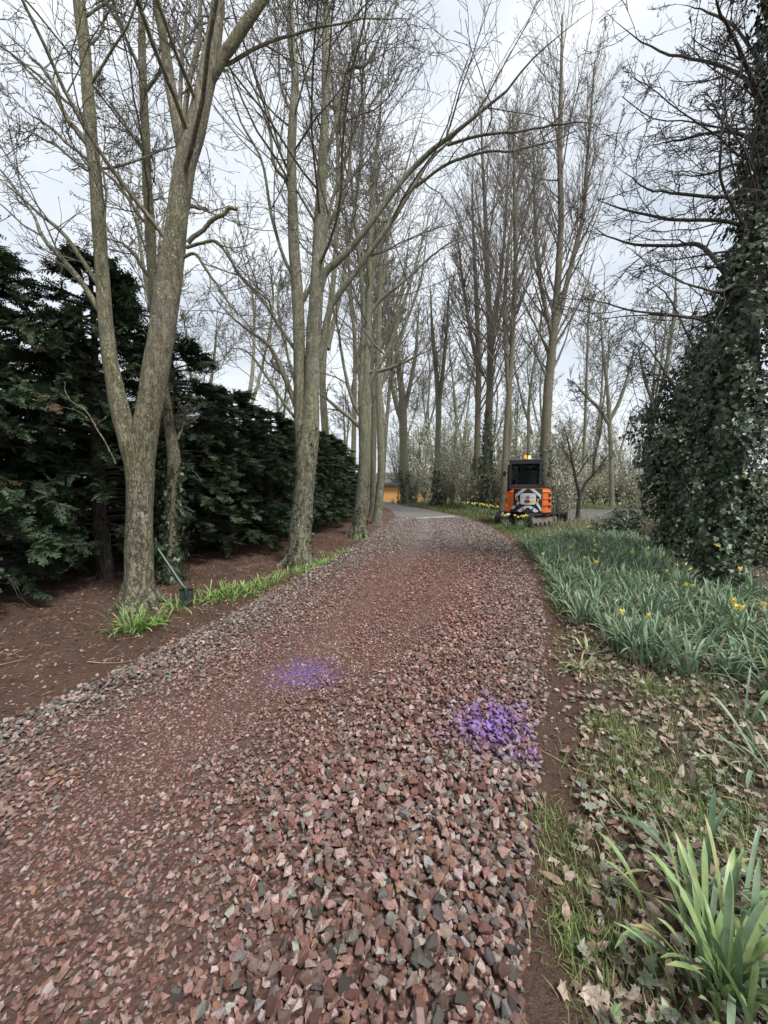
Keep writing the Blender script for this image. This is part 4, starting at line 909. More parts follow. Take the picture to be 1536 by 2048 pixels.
grass('bank_grass', 'fine tufts of thin grass among the dead leaves on the bank', np.concatenate(tx), np.concatenate(ty), 0.03, 0.10, 0.0036, (0.10, 0.155, 0.045), (0.27, 0.32, 0.13), rg, 0.7, 1.2)
n = 22000; y = 4.5 + 26 * rg.uniform(0, 1, n) ** 1.5; x = xr(y) + 0.10 + rg.exponential(0.75, n) * sstep(3, 10, y) + np.abs(rg.normal(0, 0.12, n))
k = (x < xr(y) + 4.5) & (nz2(x, y, 1.4, 82) + rg.normal(0, 0.3, n) + 0.5 * sstep(7, 12, y) > -0.05); x, y = x[k], y[k]
grass('verge_grass', 'mown green grass verge edging the right side of the drive to the bend', x, y, 0.05, 0.13, 0.010, (0.080, 0.125, 0.035), (0.175, 0.225, 0.085), rg)
n = 14000; y = rg.uniform(15, 33, n); x = rg.uniform(-1, 9.5, n) + 0.0; k = (x > xr(y) + 0.1); x, y = x[k], y[k]
grass('meadow_grass', 'rough grass and weeds around the poplars behind the excavator', x, y, 0.08, 0.28, 0.018, (0.085, 0.110, 0.040), (0.22, 0.22, 0.11), rg)
n = 5000; x = rg.uniform(5.8, 14.5, n); y = 13.0 + rg.uniform(0, 2.6, n) + 0.10 * (x - 7); grass('bank_weeds', 'rank pale weeds and grass on the bank crest before the water', x, y, 0.08, 0.34, 0.012, (0.12, 0.14, 0.06), (0.34, 0.31, 0.19), rg)
# dry sticks on the bank and soil
g = Geo(); n = 130; left_ = rg.uniform(size=n) < 0.35; yy = rg.uniform(1.1, 7, n); xx = np.where(left_, xl(yy) - rg.uniform(0.1, 2.6, n), xr(yy) + rg.uniform(0.1, 2.6, n)); az = rg.uniform(0, 6.28, n); ln = rg.uniform(0.10, 0.42, n)
u = np.linspace(0, 1, 5)[None, :]; bw = rg.normal(0, 0.08, n)[:, None]
P = np.stack([xx[:, None] + np.cos(az)[:, None] * ln[:, None] * u - np.sin(az)[:, None] * bw * u * (1 - u), yy[:, None] + np.sin(az)[:, None] * ln[:, None] * u + np.cos(az)[:, None] * bw * u * (1 - u), np.zeros((n, 5))], -1)
P[..., 2] = height(P[..., 0], P[..., 1]) + 0.012 + 0.012 * rg.uniform(0, 1, (n, 5)); tubes(g, P, np.tile(np.linspace(0.0035, 0.0012, 5), (n, 1)), 4, np.array([0.30, 0.22, 0.15]) * rg.uniform(0.4, 1.3, (n, 1)))
tag(link('dry_sticks', g.mesh('dry_sticks'), MAT['litter']), 'thin dry sticks and stalks lying on the soil and leaves', 'sticks', None, 'stuff')

# ------------------------------------------------------------------ ivy-clad trees on the right
def ivy_body(root, base, path, half, Y, n, size, seed, singles=0, bulge=0.50):
    rng = np.random.default_rng(seed)
    P = np.array([at(p[0], p[1], Y) for p in path]); H = np.array([px_m(h_, Y) for h_ in half])
    s = spline(np.column_stack([P, H]), 80); L = np.concatenate([[0], np.cumsum(np.linalg.norm(np.diff(s[:, :3], axis=0), axis=1))])
    wgt = s[:, 3] * np.gradient(L); cdf = np.cumsum(wgt) / wgt.sum()
    u = np.interp(rng.uniform(0, 1, n), cdf, np.arange(80)); c = np.stack([np.interp(u, np.arange(80), s[:, k]) for k in range(4)], 1)
    a = rng.uniform(0, 6.283, n)
    nb = np.sin(2 * a + 3.1 * c[:, 2] + seed) * 0.5 + np.sin(3 * a - 4.7 * c[:, 2]) * 0.4 + np.sin(5 * a + 7.3 * c[:, 2] + 2) * 0.35 + np.sin(7 * a - 13.0 * c[:, 2]) * 0.3 + np.sin(4 * a + 19.0 * c[:, 2]) * 0.25
    r = c[:, 3] * (0.86 + bulge * nb + rng.normal(0, 0.10, n)); dep = rng.uniform(0, 1, n); r = np.maximum(r, c[:, 3] * 0.60) * (1 - 0.22 * dep ** 2.5)
    o = np.stack([np.cos(a), np.sin(a), np.zeros(n)], 1); pos = c[:, :3] + o * r[:, None]; pos[:, 2] += rng.normal(0, 0.05, n)
    gz = height(pos[:, 0], pos[:, 1]); pos[:, 2] = np.maximum(pos[:, 2], gz + 0.03)
    nr = o + rng.normal(0, 0.38, (n, 3)) + [0, 0, 0.35]; up = np.stack([rng.normal(0, 0.45, n), rng.normal(0, 0.45, n), -np.ones(n)], 1) + o * 0.5
    sz = size * rng.uniform(0.35, 1.25, n); col = ivy_cols(rng, n)
    yl = rng.uniform(size=n) < 0.002; col[yl] = (0.35, 0.30, 0.06)
    msk = np.zeros(n, bool)
    if singles:
        face = (-o[:, 1] * 0.9 - o[:, 0] * 0.5); sc = face * 1.2 - 0.35 * np.abs(pos[:, 2] - 0.9) + sz * 6 - dep * 1.5
        msk[np.argsort(-sc)[:singles]] = True
    ns = 150; iu = rng.integers(0, n, ns); q0 = pos[iu]; dd = unit(o[iu] + rng.normal(0, 0.45, (ns, 3)) + [0, 0, 0.25]); sl_ = rng.uniform(0.12, 0.5, ns)
    tt = rng.uniform(0, 1, (ns, 22)); sp_ = (q0[:, None, :] + dd[:, None, :] * (tt * sl_[:, None])[..., None] + np.array([0, 0, -0.35]) * (tt ** 2 * sl_[:, None])[..., None]).reshape(-1, 3) + rng.normal(0, 0.03, (ns * 22, 3))
    spn = rng.normal(0, 0.5, (ns * 22, 3)) + np.repeat(dd, 22, 0) * 0.5 + [0, 0, 0.6]
    pos = np.vstack([pos, sp_]); nr = np.vstack([nr, spn]); up = np.vstack([up, rng.normal(0, 0.6, sp_.shape) + [0, 0, -0.8]]); sz = np.concatenate([sz, size * rng.uniform(0.45, 0.95, len(sp_))]); col = np.vstack([col, ivy_cols(rng, len(sp_))]); msk = np.concatenate([msk, np.zeros(len(sp_), bool)])
    g = Geo(); fr_m = ~msk & (rng.uniform(size=len(pos)) < (0.5 if singles else 0.2)); bk_m = ~msk & ~fr_m
    leaves(g, IVY_T, IVY_F, pos[fr_m], nr[fr_m], up[fr_m], sz[fr_m], col[fr_m], 0.18, rng); leaves(g, IVY_S, IVY_SF, pos[bk_m], nr[bk_m], up[bk_m], sz[bk_m], col[bk_m], 0.18, rng)
    tag(link('ivy', g.mesh('ivy', base), MAT['ivy'], root), kind='stuff')
    if singles: leaf_objects('leaf', IVY_T, IVY_F, pos[msk], nr[msk], up[msk], sz[msk], col[msk], MAT['ivy_obj'], root, 0.18, rng, 8, base)
    # climbing stems and the dark core of old growth
    gc = Geo(); core = s.copy(); core[0, 2] = base[2] - 0.05
    tubes(gc, core[None, :, :3], core[None, :, 3] * 0.42, 12, None, 0.2)
    link('ivy_stems', gc.mesh('ivy_stems', base, True), MAT['bark_dark'], root)
R1p = [(1440, 1183), (1440, 1080), (1447, 960), (1462, 850), (1482, 700), (1502, 520), (1526, 330), (1550, 120), (1570, -120)]
R1 = bare_tree('ivy_tree', 'tall tree wholly wrapped in dark glossy ivy beside the daffodils, bare branches reaching over them', 5.7,
    [[(x, y, 40 - i * 2.6) for i, (x, y) in enumerate(R1p)]],
    [[(1530, 230, 14), (1510, 180, 12), (1485, 150, 10, .2), (1418, 120, 8, .4), (1338, 100, 7, .7), (1268, 65, 5, .9), (1205, 5, 3, 1)],
     [(1520, 310, 13), (1506, 282, 11), (1458, 265, 9), (1368, 280, 7, .3), (1318, 295, 6, .5), (1250, 318, 4, .7)],
     [(1510, 430, 12), (1488, 402, 11), (1463, 398, 10), (1368, 395, 8, -.2), (1293, 385, 7, -.3), (1235, 348, 4, -.4)],
     [(1500, 470, 12), (1468, 445, 10), (1388, 440, 9, .3), (1318, 440, 8, .5), (1218, 415, 6, .8), (1175, 390, 3, 1)],
     [(1490, 610, 14), (1448, 545, 12), (1400, 490, 11, .2), (1343, 492, 9, .4), (1258, 487, 7, .6), (1193, 460, 5, .8), (1150, 435, 3, 1)],
     [(1470, 700, 11), (1418, 648, 9), (1368, 637, 8, -.3), (1278, 625, 6, -.5), (1193, 605, 5, -.7), (1110, 578, 3, -.8)],
     [(1530, 220, 12), (1480, 100, 10, -.5), (1440, 20, 8, -.8), (1400, -60, 5, -1)],
     [(1505, 480, 8), (1450, 380, 7, -.4), (1440, 300, 6, -.6), (1450, 200, 5, -.8), (1440, 90, 4, -1)],
     [(1480, 560, 8), (1440, 580, 7, -.5), (1380, 560, 6, -.8), (1310, 520, 4, -1.1)],
     [(1535, 150, 9), (1470, 60, 7, .5), (1400, 30, 6, .9), (1330, 20, 4, 1.2)],
     [(1525, 340, 10), (1470, 330, 8, .8), (1400, 350, 6, 1.4), (1320, 345, 4, 1.9)]],
    91, (30, 8, 7, 3), ('bark_dark', 'twig_dark'), 12, 0.05, None, 0.0042, 1.15, -0.01, None, 0, (0.26, 0.46, 0.46))
b1 = tuple(R1.location)
ivy_body(R1, b1, R1p, [43, 47, 55, 64, 62, 46, 31, 26, 24], 5.7, 12500, 0.078, 92, 300)
R2p = [(1354, 1112), (1350, 1050), (1344, 980), (1348, 905), (1372, 820), (1405, 745), (1440, 660)]
R2 = bare_tree('ivy_tree', 'bushy ivy-smothered leaning tree just behind the tall ivy-wrapped one', 7.7,
    [[(x, y, 28 - i * 2.5) for i, (x, y) in enumerate(R2p)]], [[(1372, 820, 8), (1340, 760, 7), (1300, 700, 5, .3), (1250, 650, 3, .5)], [(1405, 745, 8), (1380, 690, 6), (1330, 600, 5, .4), (1270, 560, 3, .6)]],
    93, (10, 7, 6, 2), ('bark_dark', 'twig_dark'), 10, 0.05, None, 0.0055, 1.1, 0.0, None, 0, (0.3, 0.42, 0.42))
ivy_body(R2, tuple(R2.location), R2p, [30, 33, 44, 68, 62, 44, 26], 7.7, 8500, 0.085, 94)
for r_ in (R1, R2): r_['category'] = 'tree'
def ivy_mound(label, px_, py_, Y, hw, hh, seed, n):
    g0 = at(px_, py_, Y); zb = hz(g0[0], Y); root = empty('ivy_bush', (g0[0], Y, zb), 0, label, 'bush')
    rng = np.random.default_rng(seed); o = unit(rng.normal(size=(n, 3))); o[:, 2] = np.abs(o[:, 2])
    nb = 1 + 0.22 * np.sin(5 * o[:, 0] + 3 * o[:, 2] + seed) + 0.18 * np.sin(7 * o[:, 1] - 4 * o[:, 2])
    pos = o * np.array([hw, hw * 0.9, hh]) * (nb * rng.uniform(0.6, 1.08, n) ** 0.6)[:, None]
    g = Geo(); leaves(g, IVY_S, IVY_SF, pos, o + rng.normal(0, 0.4, (n, 3)), rng.normal(size=(n, 3)) + [0, 0, -0.8], 0.08 * rng.uniform(0.6, 1.2, n), ivy_cols(rng, n), 0.2, rng)
    tag(link('foliage', g.mesh('foliage'), MAT['ivy'], root), kind='stuff')
    k = 26; az = rng.uniform(0, 6.28, k); s = np.linspace(0, 1, 5); P = np.stack([np.cos(az)[:, None] * hw * 0.9 * s, np.sin(az)[:, None] * hw * 0.9 * s, (hh * rng.uniform(0.4, 0.95, k))[:, None] * np.sin(s * 2.2)], -1)
    g = Geo(); tubes(g, P, np.tile(np.linspace(0.02, 0.005, 5), (k, 1)), 5); link('stems', g.mesh('stems', smooth=True), MAT['bark_dark'], root)
ivy_mound('low dark ivy bush on the bank between the small tree and the ivy-clad trees', 1262, 1060, 11.5, 0.85, 0.75, 5, 2200)
ivy_mound('dark ivy thicket at the right edge behind the tall ivy-wrapped tree', 1545, 1090, 7.4, 0.9, 1.9, 6, 3600)
ivy_mound('rounded dark ivy bush filling the gap behind the bushy leaning tree', 1400, 1060, 9.5, 0.8, 1.2, 8, 2400)
# dry bracken stalks
g0 = at(1312, 1060, 9.8); root = empty('dry_bracken', (g0[0], 9.8, hz(g0[0], 9.8)), 0, 'clump of tan dry stalks beside the bushy leaning ivy tree', 'plant')
n = 130; az = rg.uniform(0, 6.28, n); s = np.linspace(0, 1, 5); ln = rg.uniform(0.4, 1.15, n); sp = np.abs(rg.normal(0, 0.35, n))
P = np.stack([np.cos(az)[:, None] * sp[:, None] * ln[:, None] * s ** 1.4, np.sin(az)[:, None] * sp[:, None] * ln[:, None] * s ** 1.4, ln[:, None] * s * np.cos(sp)[:, None]], -1) + rg.normal(0, 0.012, (n, 5, 3))
P[:, :, :2] += rg.normal(0, 0.14, (n, 1, 2)); P[:, 0, 2] = -0.02
g = Geo(); tubes(g, P, np.tile(np.linspace(0.006, 0.003, 5), (n, 1)), 3); link('stalks', g.mesh('stalks'), MAT['dead_wood'], root)
a, b = gnd(1226, 1061), gnd(1262, 1073); g = Geo(); P = spline(np.array([[a[0], a[1], 0.10], [(a[0] + b[0]) / 2, (a[1] + b[1]) / 2, 0.08], [b[0], b[1], 0.05]]), 9)
P[:, 2] += height(P[:, 0], P[:, 1]); tubes(g, P[None], np.linspace(0.03, 0.018, 9)[None], 8, None, 0.1)
P2 = P[4][None] + np.linspace(0, 1, 5)[:, None] * np.array([[0.16, 0.10, 0.02]]); tubes(g, P2[None], np.linspace(0.012, 0.005, 5)[None], 6)
tag(link('fallen_branch', g.mesh('fallen_branch', smooth=True), MAT['dead_wood']), 'pale fallen branch lying at the back edge of the daffodil bed', 'branch')

# ------------------------------------------------------------------ daffodils
def daff_cols(rng, n, kind):
    pal = {'bed': ((0.080, 0.148, 0.078), (0.235, 0.310, 0.195)), 'light': ((0.15, 0.24, 0.08), (0.30, 0.38, 0.17)), 'pale': ((0.30, 0.36, 0.13), (0.45, 0.48, 0.24)), 'lily': ((0.11, 0.22, 0.05), (0.26, 0.38, 0.12))}[kind]
    t = rng.uniform(0, 1, (n, 1)); return (np.array(pal[0]) * (1 - t) + np.array(pal[1]) * t) * rng.uniform(0.85, 1.15, (n, 1))
def clump_geo(rng, n, L, wd, spread, kind, lean=0.28, bend=0.7, segs=6, fold=0.25):
    az = rng.uniform(0, 6.283, n); r = np.abs(rng.normal(0, spread, n))
    base = np.stack([np.cos(az) * r, np.sin(az) * r, np.full(n, -0.015)], 1); az2 = az + rng.normal(0, 0.6, n)
    return dict(base=base, az=az2, lean=np.abs(rng.normal(lean, lean * 0.6, n)), bend=np.where(rng.uniform(size=n) < 0.14, rng.uniform(1.6, 2.5, n), np.abs(rng.normal(bend, bend * 0.65, n))), length=L * rng.uniform(0.6, 1.15, n), width=wd * rng.uniform(0.75, 1.2, n), col=daff_cols(rng, n, kind), segs=segs, fold=fold, tipc=np.where(rng.uniform(size=(n, 1)) < 0.12, np.array([[0.38, 0.31, 0.15]]), daff_cols(rng, n, kind) * 1.1), twist=rng.normal(0, 0.35, n))
def flower_mesh(seed, white=False, bud=False):
    rng = np.random.default_rng(seed); g = Geo(); L = rng.uniform(0.26, 0.36); s = np.linspace(0, 1, 7); lean = rng.uniform(0.02, 0.10)
    st = np.stack([lean * s ** 2, 0 * s, L * s], 1); green = (0.13, 0.20, 0.08)
    nod = np.array([[lean + 0.015, 0, L + 0.018], [lean + 0.035, 0, L + 0.022]]); st = np.vstack([st, nod])
    tubes(g, st[None], np.full((1, len(st)), 0.0035), 5, green)
    c = st[-1]; d = unit(np.array([0.9, 0, 0.12 if not bud else 0.5])); a = np.cross(d, [0, 1, 0]); b = np.cross(d, a)
    yel = np.array((0.80, 0.70, 0.22)) if not white else np.array((0.78, 0.76, 0.60)); trum = np.array((0.80, 0.62, 0.07)) if not white else np.array((0.80, 0.68, 0.22))
    if bud:
        P = np.stack([c, c + d * 0.02, c + d * 0.045, c + d * 0.062]); tubes(g, P[None], np.array([[0.005, 0.010, 0.008, 0.001]]), 6, (0.55, 0.50, 0.12))
    else:
        for k in range(6):
            t = k * math.pi / 3; e = a * math.cos(t) + b * math.sin(t); f = np.cross(d, e)
            V = [c, c + e * 0.020 + f * 0.013 + d * 0.002, c + e * 0.038 + d * 0.006 * (k % 2), c + e * 0.020 - f * 0.013 + d * 0.002]
            g.add(V, [np.array([[0, 1, 2, 3]])], yel)
        P = np.stack([c, c + d * 0.010, c + d * 0.022, c + d * 0.030]); tubes(g, P[None], np.array([[0.006, 0.010, 0.012, 0.017]]), 9, trum, cap=False)
    return g.mesh('flower')
FL = [flower_mesh(i) for i in range(4)]; FW = [flower_mesh(20 + i, True) for i in range(3)]; FB = [flower_mesh(40 + i, bud=True) for i in range(3)]
for f_ in FL + FW + FB: f_.materials.append(MAT['petal'])
rd = np.random.default_rng(33)
BED = []
for i in range(10):
    g = Geo(); blades(g, **clump_geo(rd, 46, 0.40, 0.016, 0.06, 'bed', 0.30, 0.95)); me = g.mesh('leaves'); me.materials.append(MAT['daff']); BED.append(me)
def inside(poly, x, y):
    c = False; j = len(poly) - 1
    for i in range(len(poly)):
        if (poly[i][1] > y) != (poly[j][1] > y) and x < (poly[j][0] - poly[i][0]) * (y - poly[i][1]) / (poly[j][1] - poly[i][1]) + poly[i][0]: c = not c
        j = i
    return c
bed_poly = [tuple(gnd(*p)) for p in ((1040, 1090), (1075, 1115), (1100, 1160), (1130, 1220), (1190, 1292), (1270, 1322), (1350, 1335), (1440, 1330), (1480, 1400), (1560, 1430), (1640, 1400), (1640, 1245), (1500, 1210), (1400, 1195), (1340, 1150), (1330, 1105), (1290, 1086), (1150, 1078))]
pts = []
for _ in range(9000):
    x, y = rd.uniform(1.8, 6.5), rd.uniform(2.5, 12.0)
    if inside(bed_poly, x, y) and all((x - a) ** 2 + (y - b) ** 2 > (0.17 + 0.010 * y) ** 2 for a, b in pts): pts.append((x, y))
    if len(pts) >= 290: break
front = sorted(range(len(pts)), key=lambda i: pts[i][1])
for r_, i in enumerate(front):
    x, y = pts[i]; o = link('daffodil_clump', BED[i % 10], None, None, (x, y, hz(x, y)), (0, 0, rd.uniform(0, 6.28))); s = rd.uniform(0.72, 1.05) ; o.scale = (s, s, s * rd.uniform(0.9, 1.12))
    fl = rd.choice([0, 1, 2], p=[0.80, 0.16, 0.04])
    lab = 'flowering blue-green daffodil clump inside the dense bed right of the drive' if fl else 'flowerless blue-green daffodil clump inside the dense bed right of the drive'
    if r_ < 12 and not fl: lab = 'flowerless daffodil clump along the front edge of the dense bed'
    tag(o, lab, 'daffodil', 'daffodils of the dense bed')
    for k in range(fl):
        bud = rd.uniform() < 0.4; link('flower', (FB if bud else FL)[rd.integers(3)], None, o, (rd.normal(0, 0.07), rd.normal(0, 0.07), 0.03), (0, 0, rd.uniform(0, 6.28)))
# clumps that stand alone on the bank, nearest ones leaf by leaf
def lone_clump(name, label, px_, py_, n, L, wd, spread, kind, seed, lean=0.30, bend=0.8, cat='daffodil', single=True, group=None, extra=None):
    p = gnd(px_, py_); rng = np.random.default_rng(seed); root = empty(name, (p[0], p[1], hz(p[0], p[1])), 0, label, cat, group)
    cg = clump_geo(rng, n, L, wd, spread, kind, lean, bend, 8)
    if extra is not None: k = rng.uniform(size=n) < extra[1]; cg['col'][k] = daff_cols(rng, k.sum(), extra[0]); cg['tipc'][k] = daff_cols(rng, k.sum(), extra[0])
    if single:
        for i in range(n):
            g = Geo(); blades(g, **{k: (v_[i:i + 1] if isinstance(v_, np.ndarray) else v_) for k, v_ in cg.items()}); link('leaf', g.mesh('leaf', smooth=True), MAT['daff'], root)
    else:
        g = Geo(); blades(g, **cg); link('leaves', g.mesh('leaves', smooth=True), MAT['daff'], root)
    return root
lone_clump('daffodil_clump', 'big light green clump of strap leaves in the bottom right corner', 1455, 2005, 92, 0.36, 0.0165, 0.11, 'light', 1, 0.30, 0.9, extra=('bed', 0.35))
lone_clump('daffodil_clump', 'loose blue-green clump just behind the big light green one', 1400, 1800, 16, 0.36, 0.0165, 0.06, 'bed', 2, 0.38, 0.9)
lone_clump('daffodil_clump', 'low arching grey-green clump on dead leaves at the right edge', 1545, 1560, 20, 0.34, 0.016, 0.05, 'bed', 3, 0.55, 1.1)
lone_clump('daffodil_clump', 'narrow upright clump at the right edge above the arching one', 1500, 1450, 18, 0.34, 0.016, 0.05, 'bed', 4, 0.3, 0.8, extra=('light', 0.4))
lone_clump('daffodil_clump', 'tiny pale yellow-green shoots alone among dead leaves', 1287, 1375, 12, 0.13, 0.010, 0.03, 'pale', 5, 0.3, 0.6)
lone_clump('daffodil_clump', 'flattened yellow-green clump beside the bare soil margin', 1160, 1340, 26, 0.22, 0.010, 0.09, 'pale', 6, 0.75, 1.2, extra=('light', 0.5))
lone_clump('daffodil_clump', 'small pale spiky clump at the corner of the dense bed', 1178, 1308, 18, 0.18, 0.010, 0.03, 'pale', 7, 0.4, 0.5)
lone_clump('daffodil_clump', 'large dark splayed clump standing forward of the dense bed', 1375, 1362, 44, 0.46, 0.0175, 0.07, 'bed', 8, 0.36, 0.8)
lone_clump('daffodil_clump', 'broad clump with long drooping leaves, forward of the bed nearer the drive', 1290, 1335, 44, 0.46, 0.0175, 0.08, 'bed', 9, 0.32, 0.9)
lone_clump('daffodil_clump', 'sparse upright clump at the drive-side corner of the bed', 1225, 1300, 22, 0.40, 0.0165, 0.05, 'bed', 10, 0.22, 0.6)
# daffodils farther along the verge
for i, (px_, py_, col_) in enumerate([(1014, 1058, 'W'), (1044, 1062, 'Y'), (930, 1022, 'Y'), (942, 1024, 'Y'), (952, 1025, 'Y'), (960, 1027, 'Y'), (915, 1019, 'W'), (900, 1016, 'W'), (880, 1013, 'W'), (862, 1011, 'W'), (845, 1010, 'W'), (826, 1008, 'W'), (800, 1006, 'W'), (786, 1006, 'W'), (972, 1029, 'Y'), (985, 1033, 'Y')]):
    p = gnd(px_, py_); o = link('daffodil_clump', BED[i % 10], None, None, (p[0], p[1], hz(p[0], p[1])), (0, 0, i * 1.3)); o.scale = (1.0, 1.0, 0.95)
    tag(o, 'white-flowered daffodil clump on the grass verge between shed and excavator' if col_ == 'W' else 'bright yellow flowering daffodil clump on the grass verge by the excavator', 'daffodil', 'daffodils along the verge')
    for k in range(rd.integers(5, 10)):
        f_ = link('flower', (FW if col_ == 'W' else FL)[rd.integers(3)], None, o, (rd.normal(0, 0.13), rd.normal(0, 0.13), 0.08), (0, 0, rd.uniform(2.6, 6.9))); f_.scale = (1.35, 1.35, 1.25)
# bright strap-leaved plants under the left trees
lily = [(268, 1268, 'brightest arching strap-leaved tuft, at the foot of the thick forked tree', 95, 0.34), (312, 1255, 'arching green tuft right of the brightest one, by the forked tree', 34, 0.24), (352, 1228, 'green tuft growing around the spade blade', 30, 0.24), (388, 1216, 'pale-edged tuft just right of the spade blade', 24, 0.20)]
for i, (a, b, lab, n_, L_) in enumerate(lily): lone_clump('strap_leaf_tuft', lab, a, b, n_, L_, 0.0115, 0.08, 'lily', 60 + i, 0.55, 1.25, 'plant', True)
band = [(415, 1206), (432, 1200), (450, 1196), (468, 1190), (486, 1186), (503, 1180), (520, 1176), (537, 1170), (552, 1163), (500, 1192), (460, 1204), (575, 1152), (600, 1146), (622, 1137), (641, 1128), (660, 1121), (676, 1114), (690, 1109), (650, 1132), (612, 1148), (725, 1080), (718, 1084)]
for i, (a, b) in enumerate(band): lone_clump('strap_leaf_tuft', 'low bright green tuft in the band between the forked tree and the twin-stemmed tree' if i < 11 else 'low bright green tuft in the strip past the twin-stemmed tree', a, b, 30, 0.22, 0.013, 0.11, 'lily', 80 + i, 0.6, 1.1, 'plant', False, 'strap-leaved tufts under the row of trees')

# ------------------------------------------------------------------ background thicket
def shrub_meshes(seed, H, W, nl, cols):
    rng = np.random.default_rng(seed); k = 16; az = rng.uniform(0, 6.28, k); s = np.linspace(0, 1, 9); out_ = rng.uniform(0.2, 1.0, k) * W
    P = np.stack([np.cos(az)[:, None] * out_[:, None] * s ** 1.3, np.sin(az)[:, None] * out_[:, None] * s ** 1.3, (H * rng.uniform(0.6, 1.0, k))[:, None] * s], -1) + np.cumsum(rng.normal(0, 0.03, (k, 9, 3)), 1) * s[None, :, None]
    P[:, 0, 2] = -0.1; R = np.tile(np.linspace(0.035, 0.008, 9), (k, 1)); g = Geo(); tubes(g, P, R, 5)
    a, ar = grow(rng, P, R, 10, 0.2, 1, 45, 14, 0.35, 6, 0.14, 0.04, 0.5, 0.008, 0.3, 1.5); tubes(g, a, ar, 3)
    b, br = grow(rng, a, ar, 6, 0.15, 1, 45, 14, 0.45, 4, 0.2, 0.02, 0.6, 0.006, 0.15, 0.7); tubes(g, b, br, 3)
    tip = b[:, 1:].reshape(-1, 3); ix = rng.integers(0, len(tip), nl); pos = tip[ix] + rng.normal(0, 0.05, (nl, 3))
    c = np.array(cols)[rng.integers(0, len(cols), nl)] * rng.uniform(0.8, 1.2, (nl, 1)); gl = Geo()
    leaves(gl, LEAF2_T, LEAF2_F, pos, rng.normal(size=(nl, 3)) + [0, 0, 0.6], rng.normal(size=(nl, 3)), rng.uniform(0.05, 0.11, nl), c, 0.1, rng)
    return g.mesh('shrub_stems', smooth=True), gl.mesh('shrub_foliage')
PALE = [(0.48, 0.54, 0.30), (0.70, 0.70, 0.58), (0.36, 0.44, 0.18), (0.80, 0.79, 0.70)]
OLIVE = [(0.30, 0.36, 0.15), (0.42, 0.44, 0.22), (0.20, 0.26, 0.10), (0.58, 0.58, 0.42)]
SH = [shrub_meshes(70 + i, h_, w_, n_, c_) for i, (h_, w_, n_, c_) in enumerate(((3.8, 1.7, 1500, PALE), (3.0, 1.6, 1300, OLIVE), (4.6, 1.9, 1500, PALE), (3.4, 1.8, 1300, OLIVE)))]
spots = [(826, 30, 3), (850, 31, 0), (890, 28, 0), (905, 24.5, 2), (925, 27, 2), (940, 22.5, 1), (985, 25, 0), (1000, 23, 3), (1035, 22, 1), (1050, 26, 0), (1070, 23, 2), (1115, 21.5, 0), (1130, 25, 2), (1150, 33, 3), (1165, 34.5, 0), (1190, 33, 1), (1210, 36, 2), (1235, 33, 3), (1260, 34, 0), (1290, 33, 1), (1320, 36, 3), (1110, 34, 1), (1080, 33, 3), (870, 35, 1), (960, 33, 3), (1010, 36, 2), (1350, 34, 0), (1400, 35, 3), (1480, 36, 1), (1330, 16, 1), (1440, 33, 2)]
lab_p = {0: 'pale-leaved shrub coming into leaf in the thicket behind the verge', 2: 'tall pale-leaved shrub coming into leaf in the thicket behind the verge', 1: 'low olive-brown shrub in the thicket behind the verge', 3: 'olive-leaved spreading shrub in the thicket behind the verge'}
for i, (px_, Yd, k) in enumerate(spots):
    p = at(px_, 1000, Yd); r = empty('shrub', (p[0], Yd, hz(p[0], Yd) - 0.05), i * 1.7, lab_p[k], 'shrub', 'shrubs of the thicket'); s = 0.85 + 0.3 * ((i * 37) % 10) / 10; r.scale = (s, s, s * (0.8 if k in (1, 3) else 0.95))
    link('stems', SH[k][0], MAT['twig_pop'], r); link('foliage', SH[k][1], MAT['pale_leaf'], r)
for i, (px_, Yd, k, sc_) in enumerate([(800, 40, 2, 1.9), (842, 38, 0, 2.2), (885, 42, 2, 2.1), (918, 37, 0, 2.4), (948, 42, 2, 2.0), (990, 39, 0, 2.3), (1030, 43, 2, 2.2), (1062, 38, 0, 2.0), (1100, 42, 2, 2.2), (1140, 40, 0, 2.1), (1178, 44, 2, 1.9), (1215, 41, 0, 1.7), (1255, 44, 2, 1.9), (1300, 42, 0, 2.0), (1345, 45, 2, 2.1), (1400, 43, 0, 2.2), (1460, 44, 2, 2.2)]):
    p = at(px_, 1000, Yd); r = empty('willow_bush', (p[0], Yd, hz(p[0], Yd) - 0.05), i * 2.3, 'tall thin willow bush with pale young leaves rising behind the thicket', 'shrub', 'willow bushes behind the thicket'); r.scale = (sc_ * 0.8, sc_ * 0.8, sc_)
    link('stems', SH[k][0], MAT['twig_pop'], r); link('foliage', SH[k][1], MAT['pale_leaf'], r)
far_src = [o for o in COL.objects if o.name.startswith('bare_tree') and o.get('group') == 'bare trees far behind'][:4]
for i, (px_, Yd) in enumerate([(800, 52), (860, 58), (930, 50), (980, 62), (1030, 48), (1085, 56), (1140, 60), (1190, 52), (1240, 58), (1290, 50), (1340, 60), (1400, 54), (1470, 58), (740, 48), (690, 44), (620, 40), (560, 38), (500, 34), (430, 30), (350, 28)]):
    c = copy_tree(far_src[i % 4]); p = at(px_, 1000, Yd); c.location = (p[0], Yd, hz(p[0], Yd) - 0.1); c.rotation_euler = (0, 0, i * 1.9); c.scale = (1.25, 1.25, 1.0 + 0.3 * math.sin(i * 3))
    tag(c, 'hazy bare tree of the distant wood beyond shed, thicket and water' if i < 13 else 'bare tree standing behind the conifer hedge', 'tree', 'trees of the distant wood' if i < 13 else 'bare trees behind the hedge')
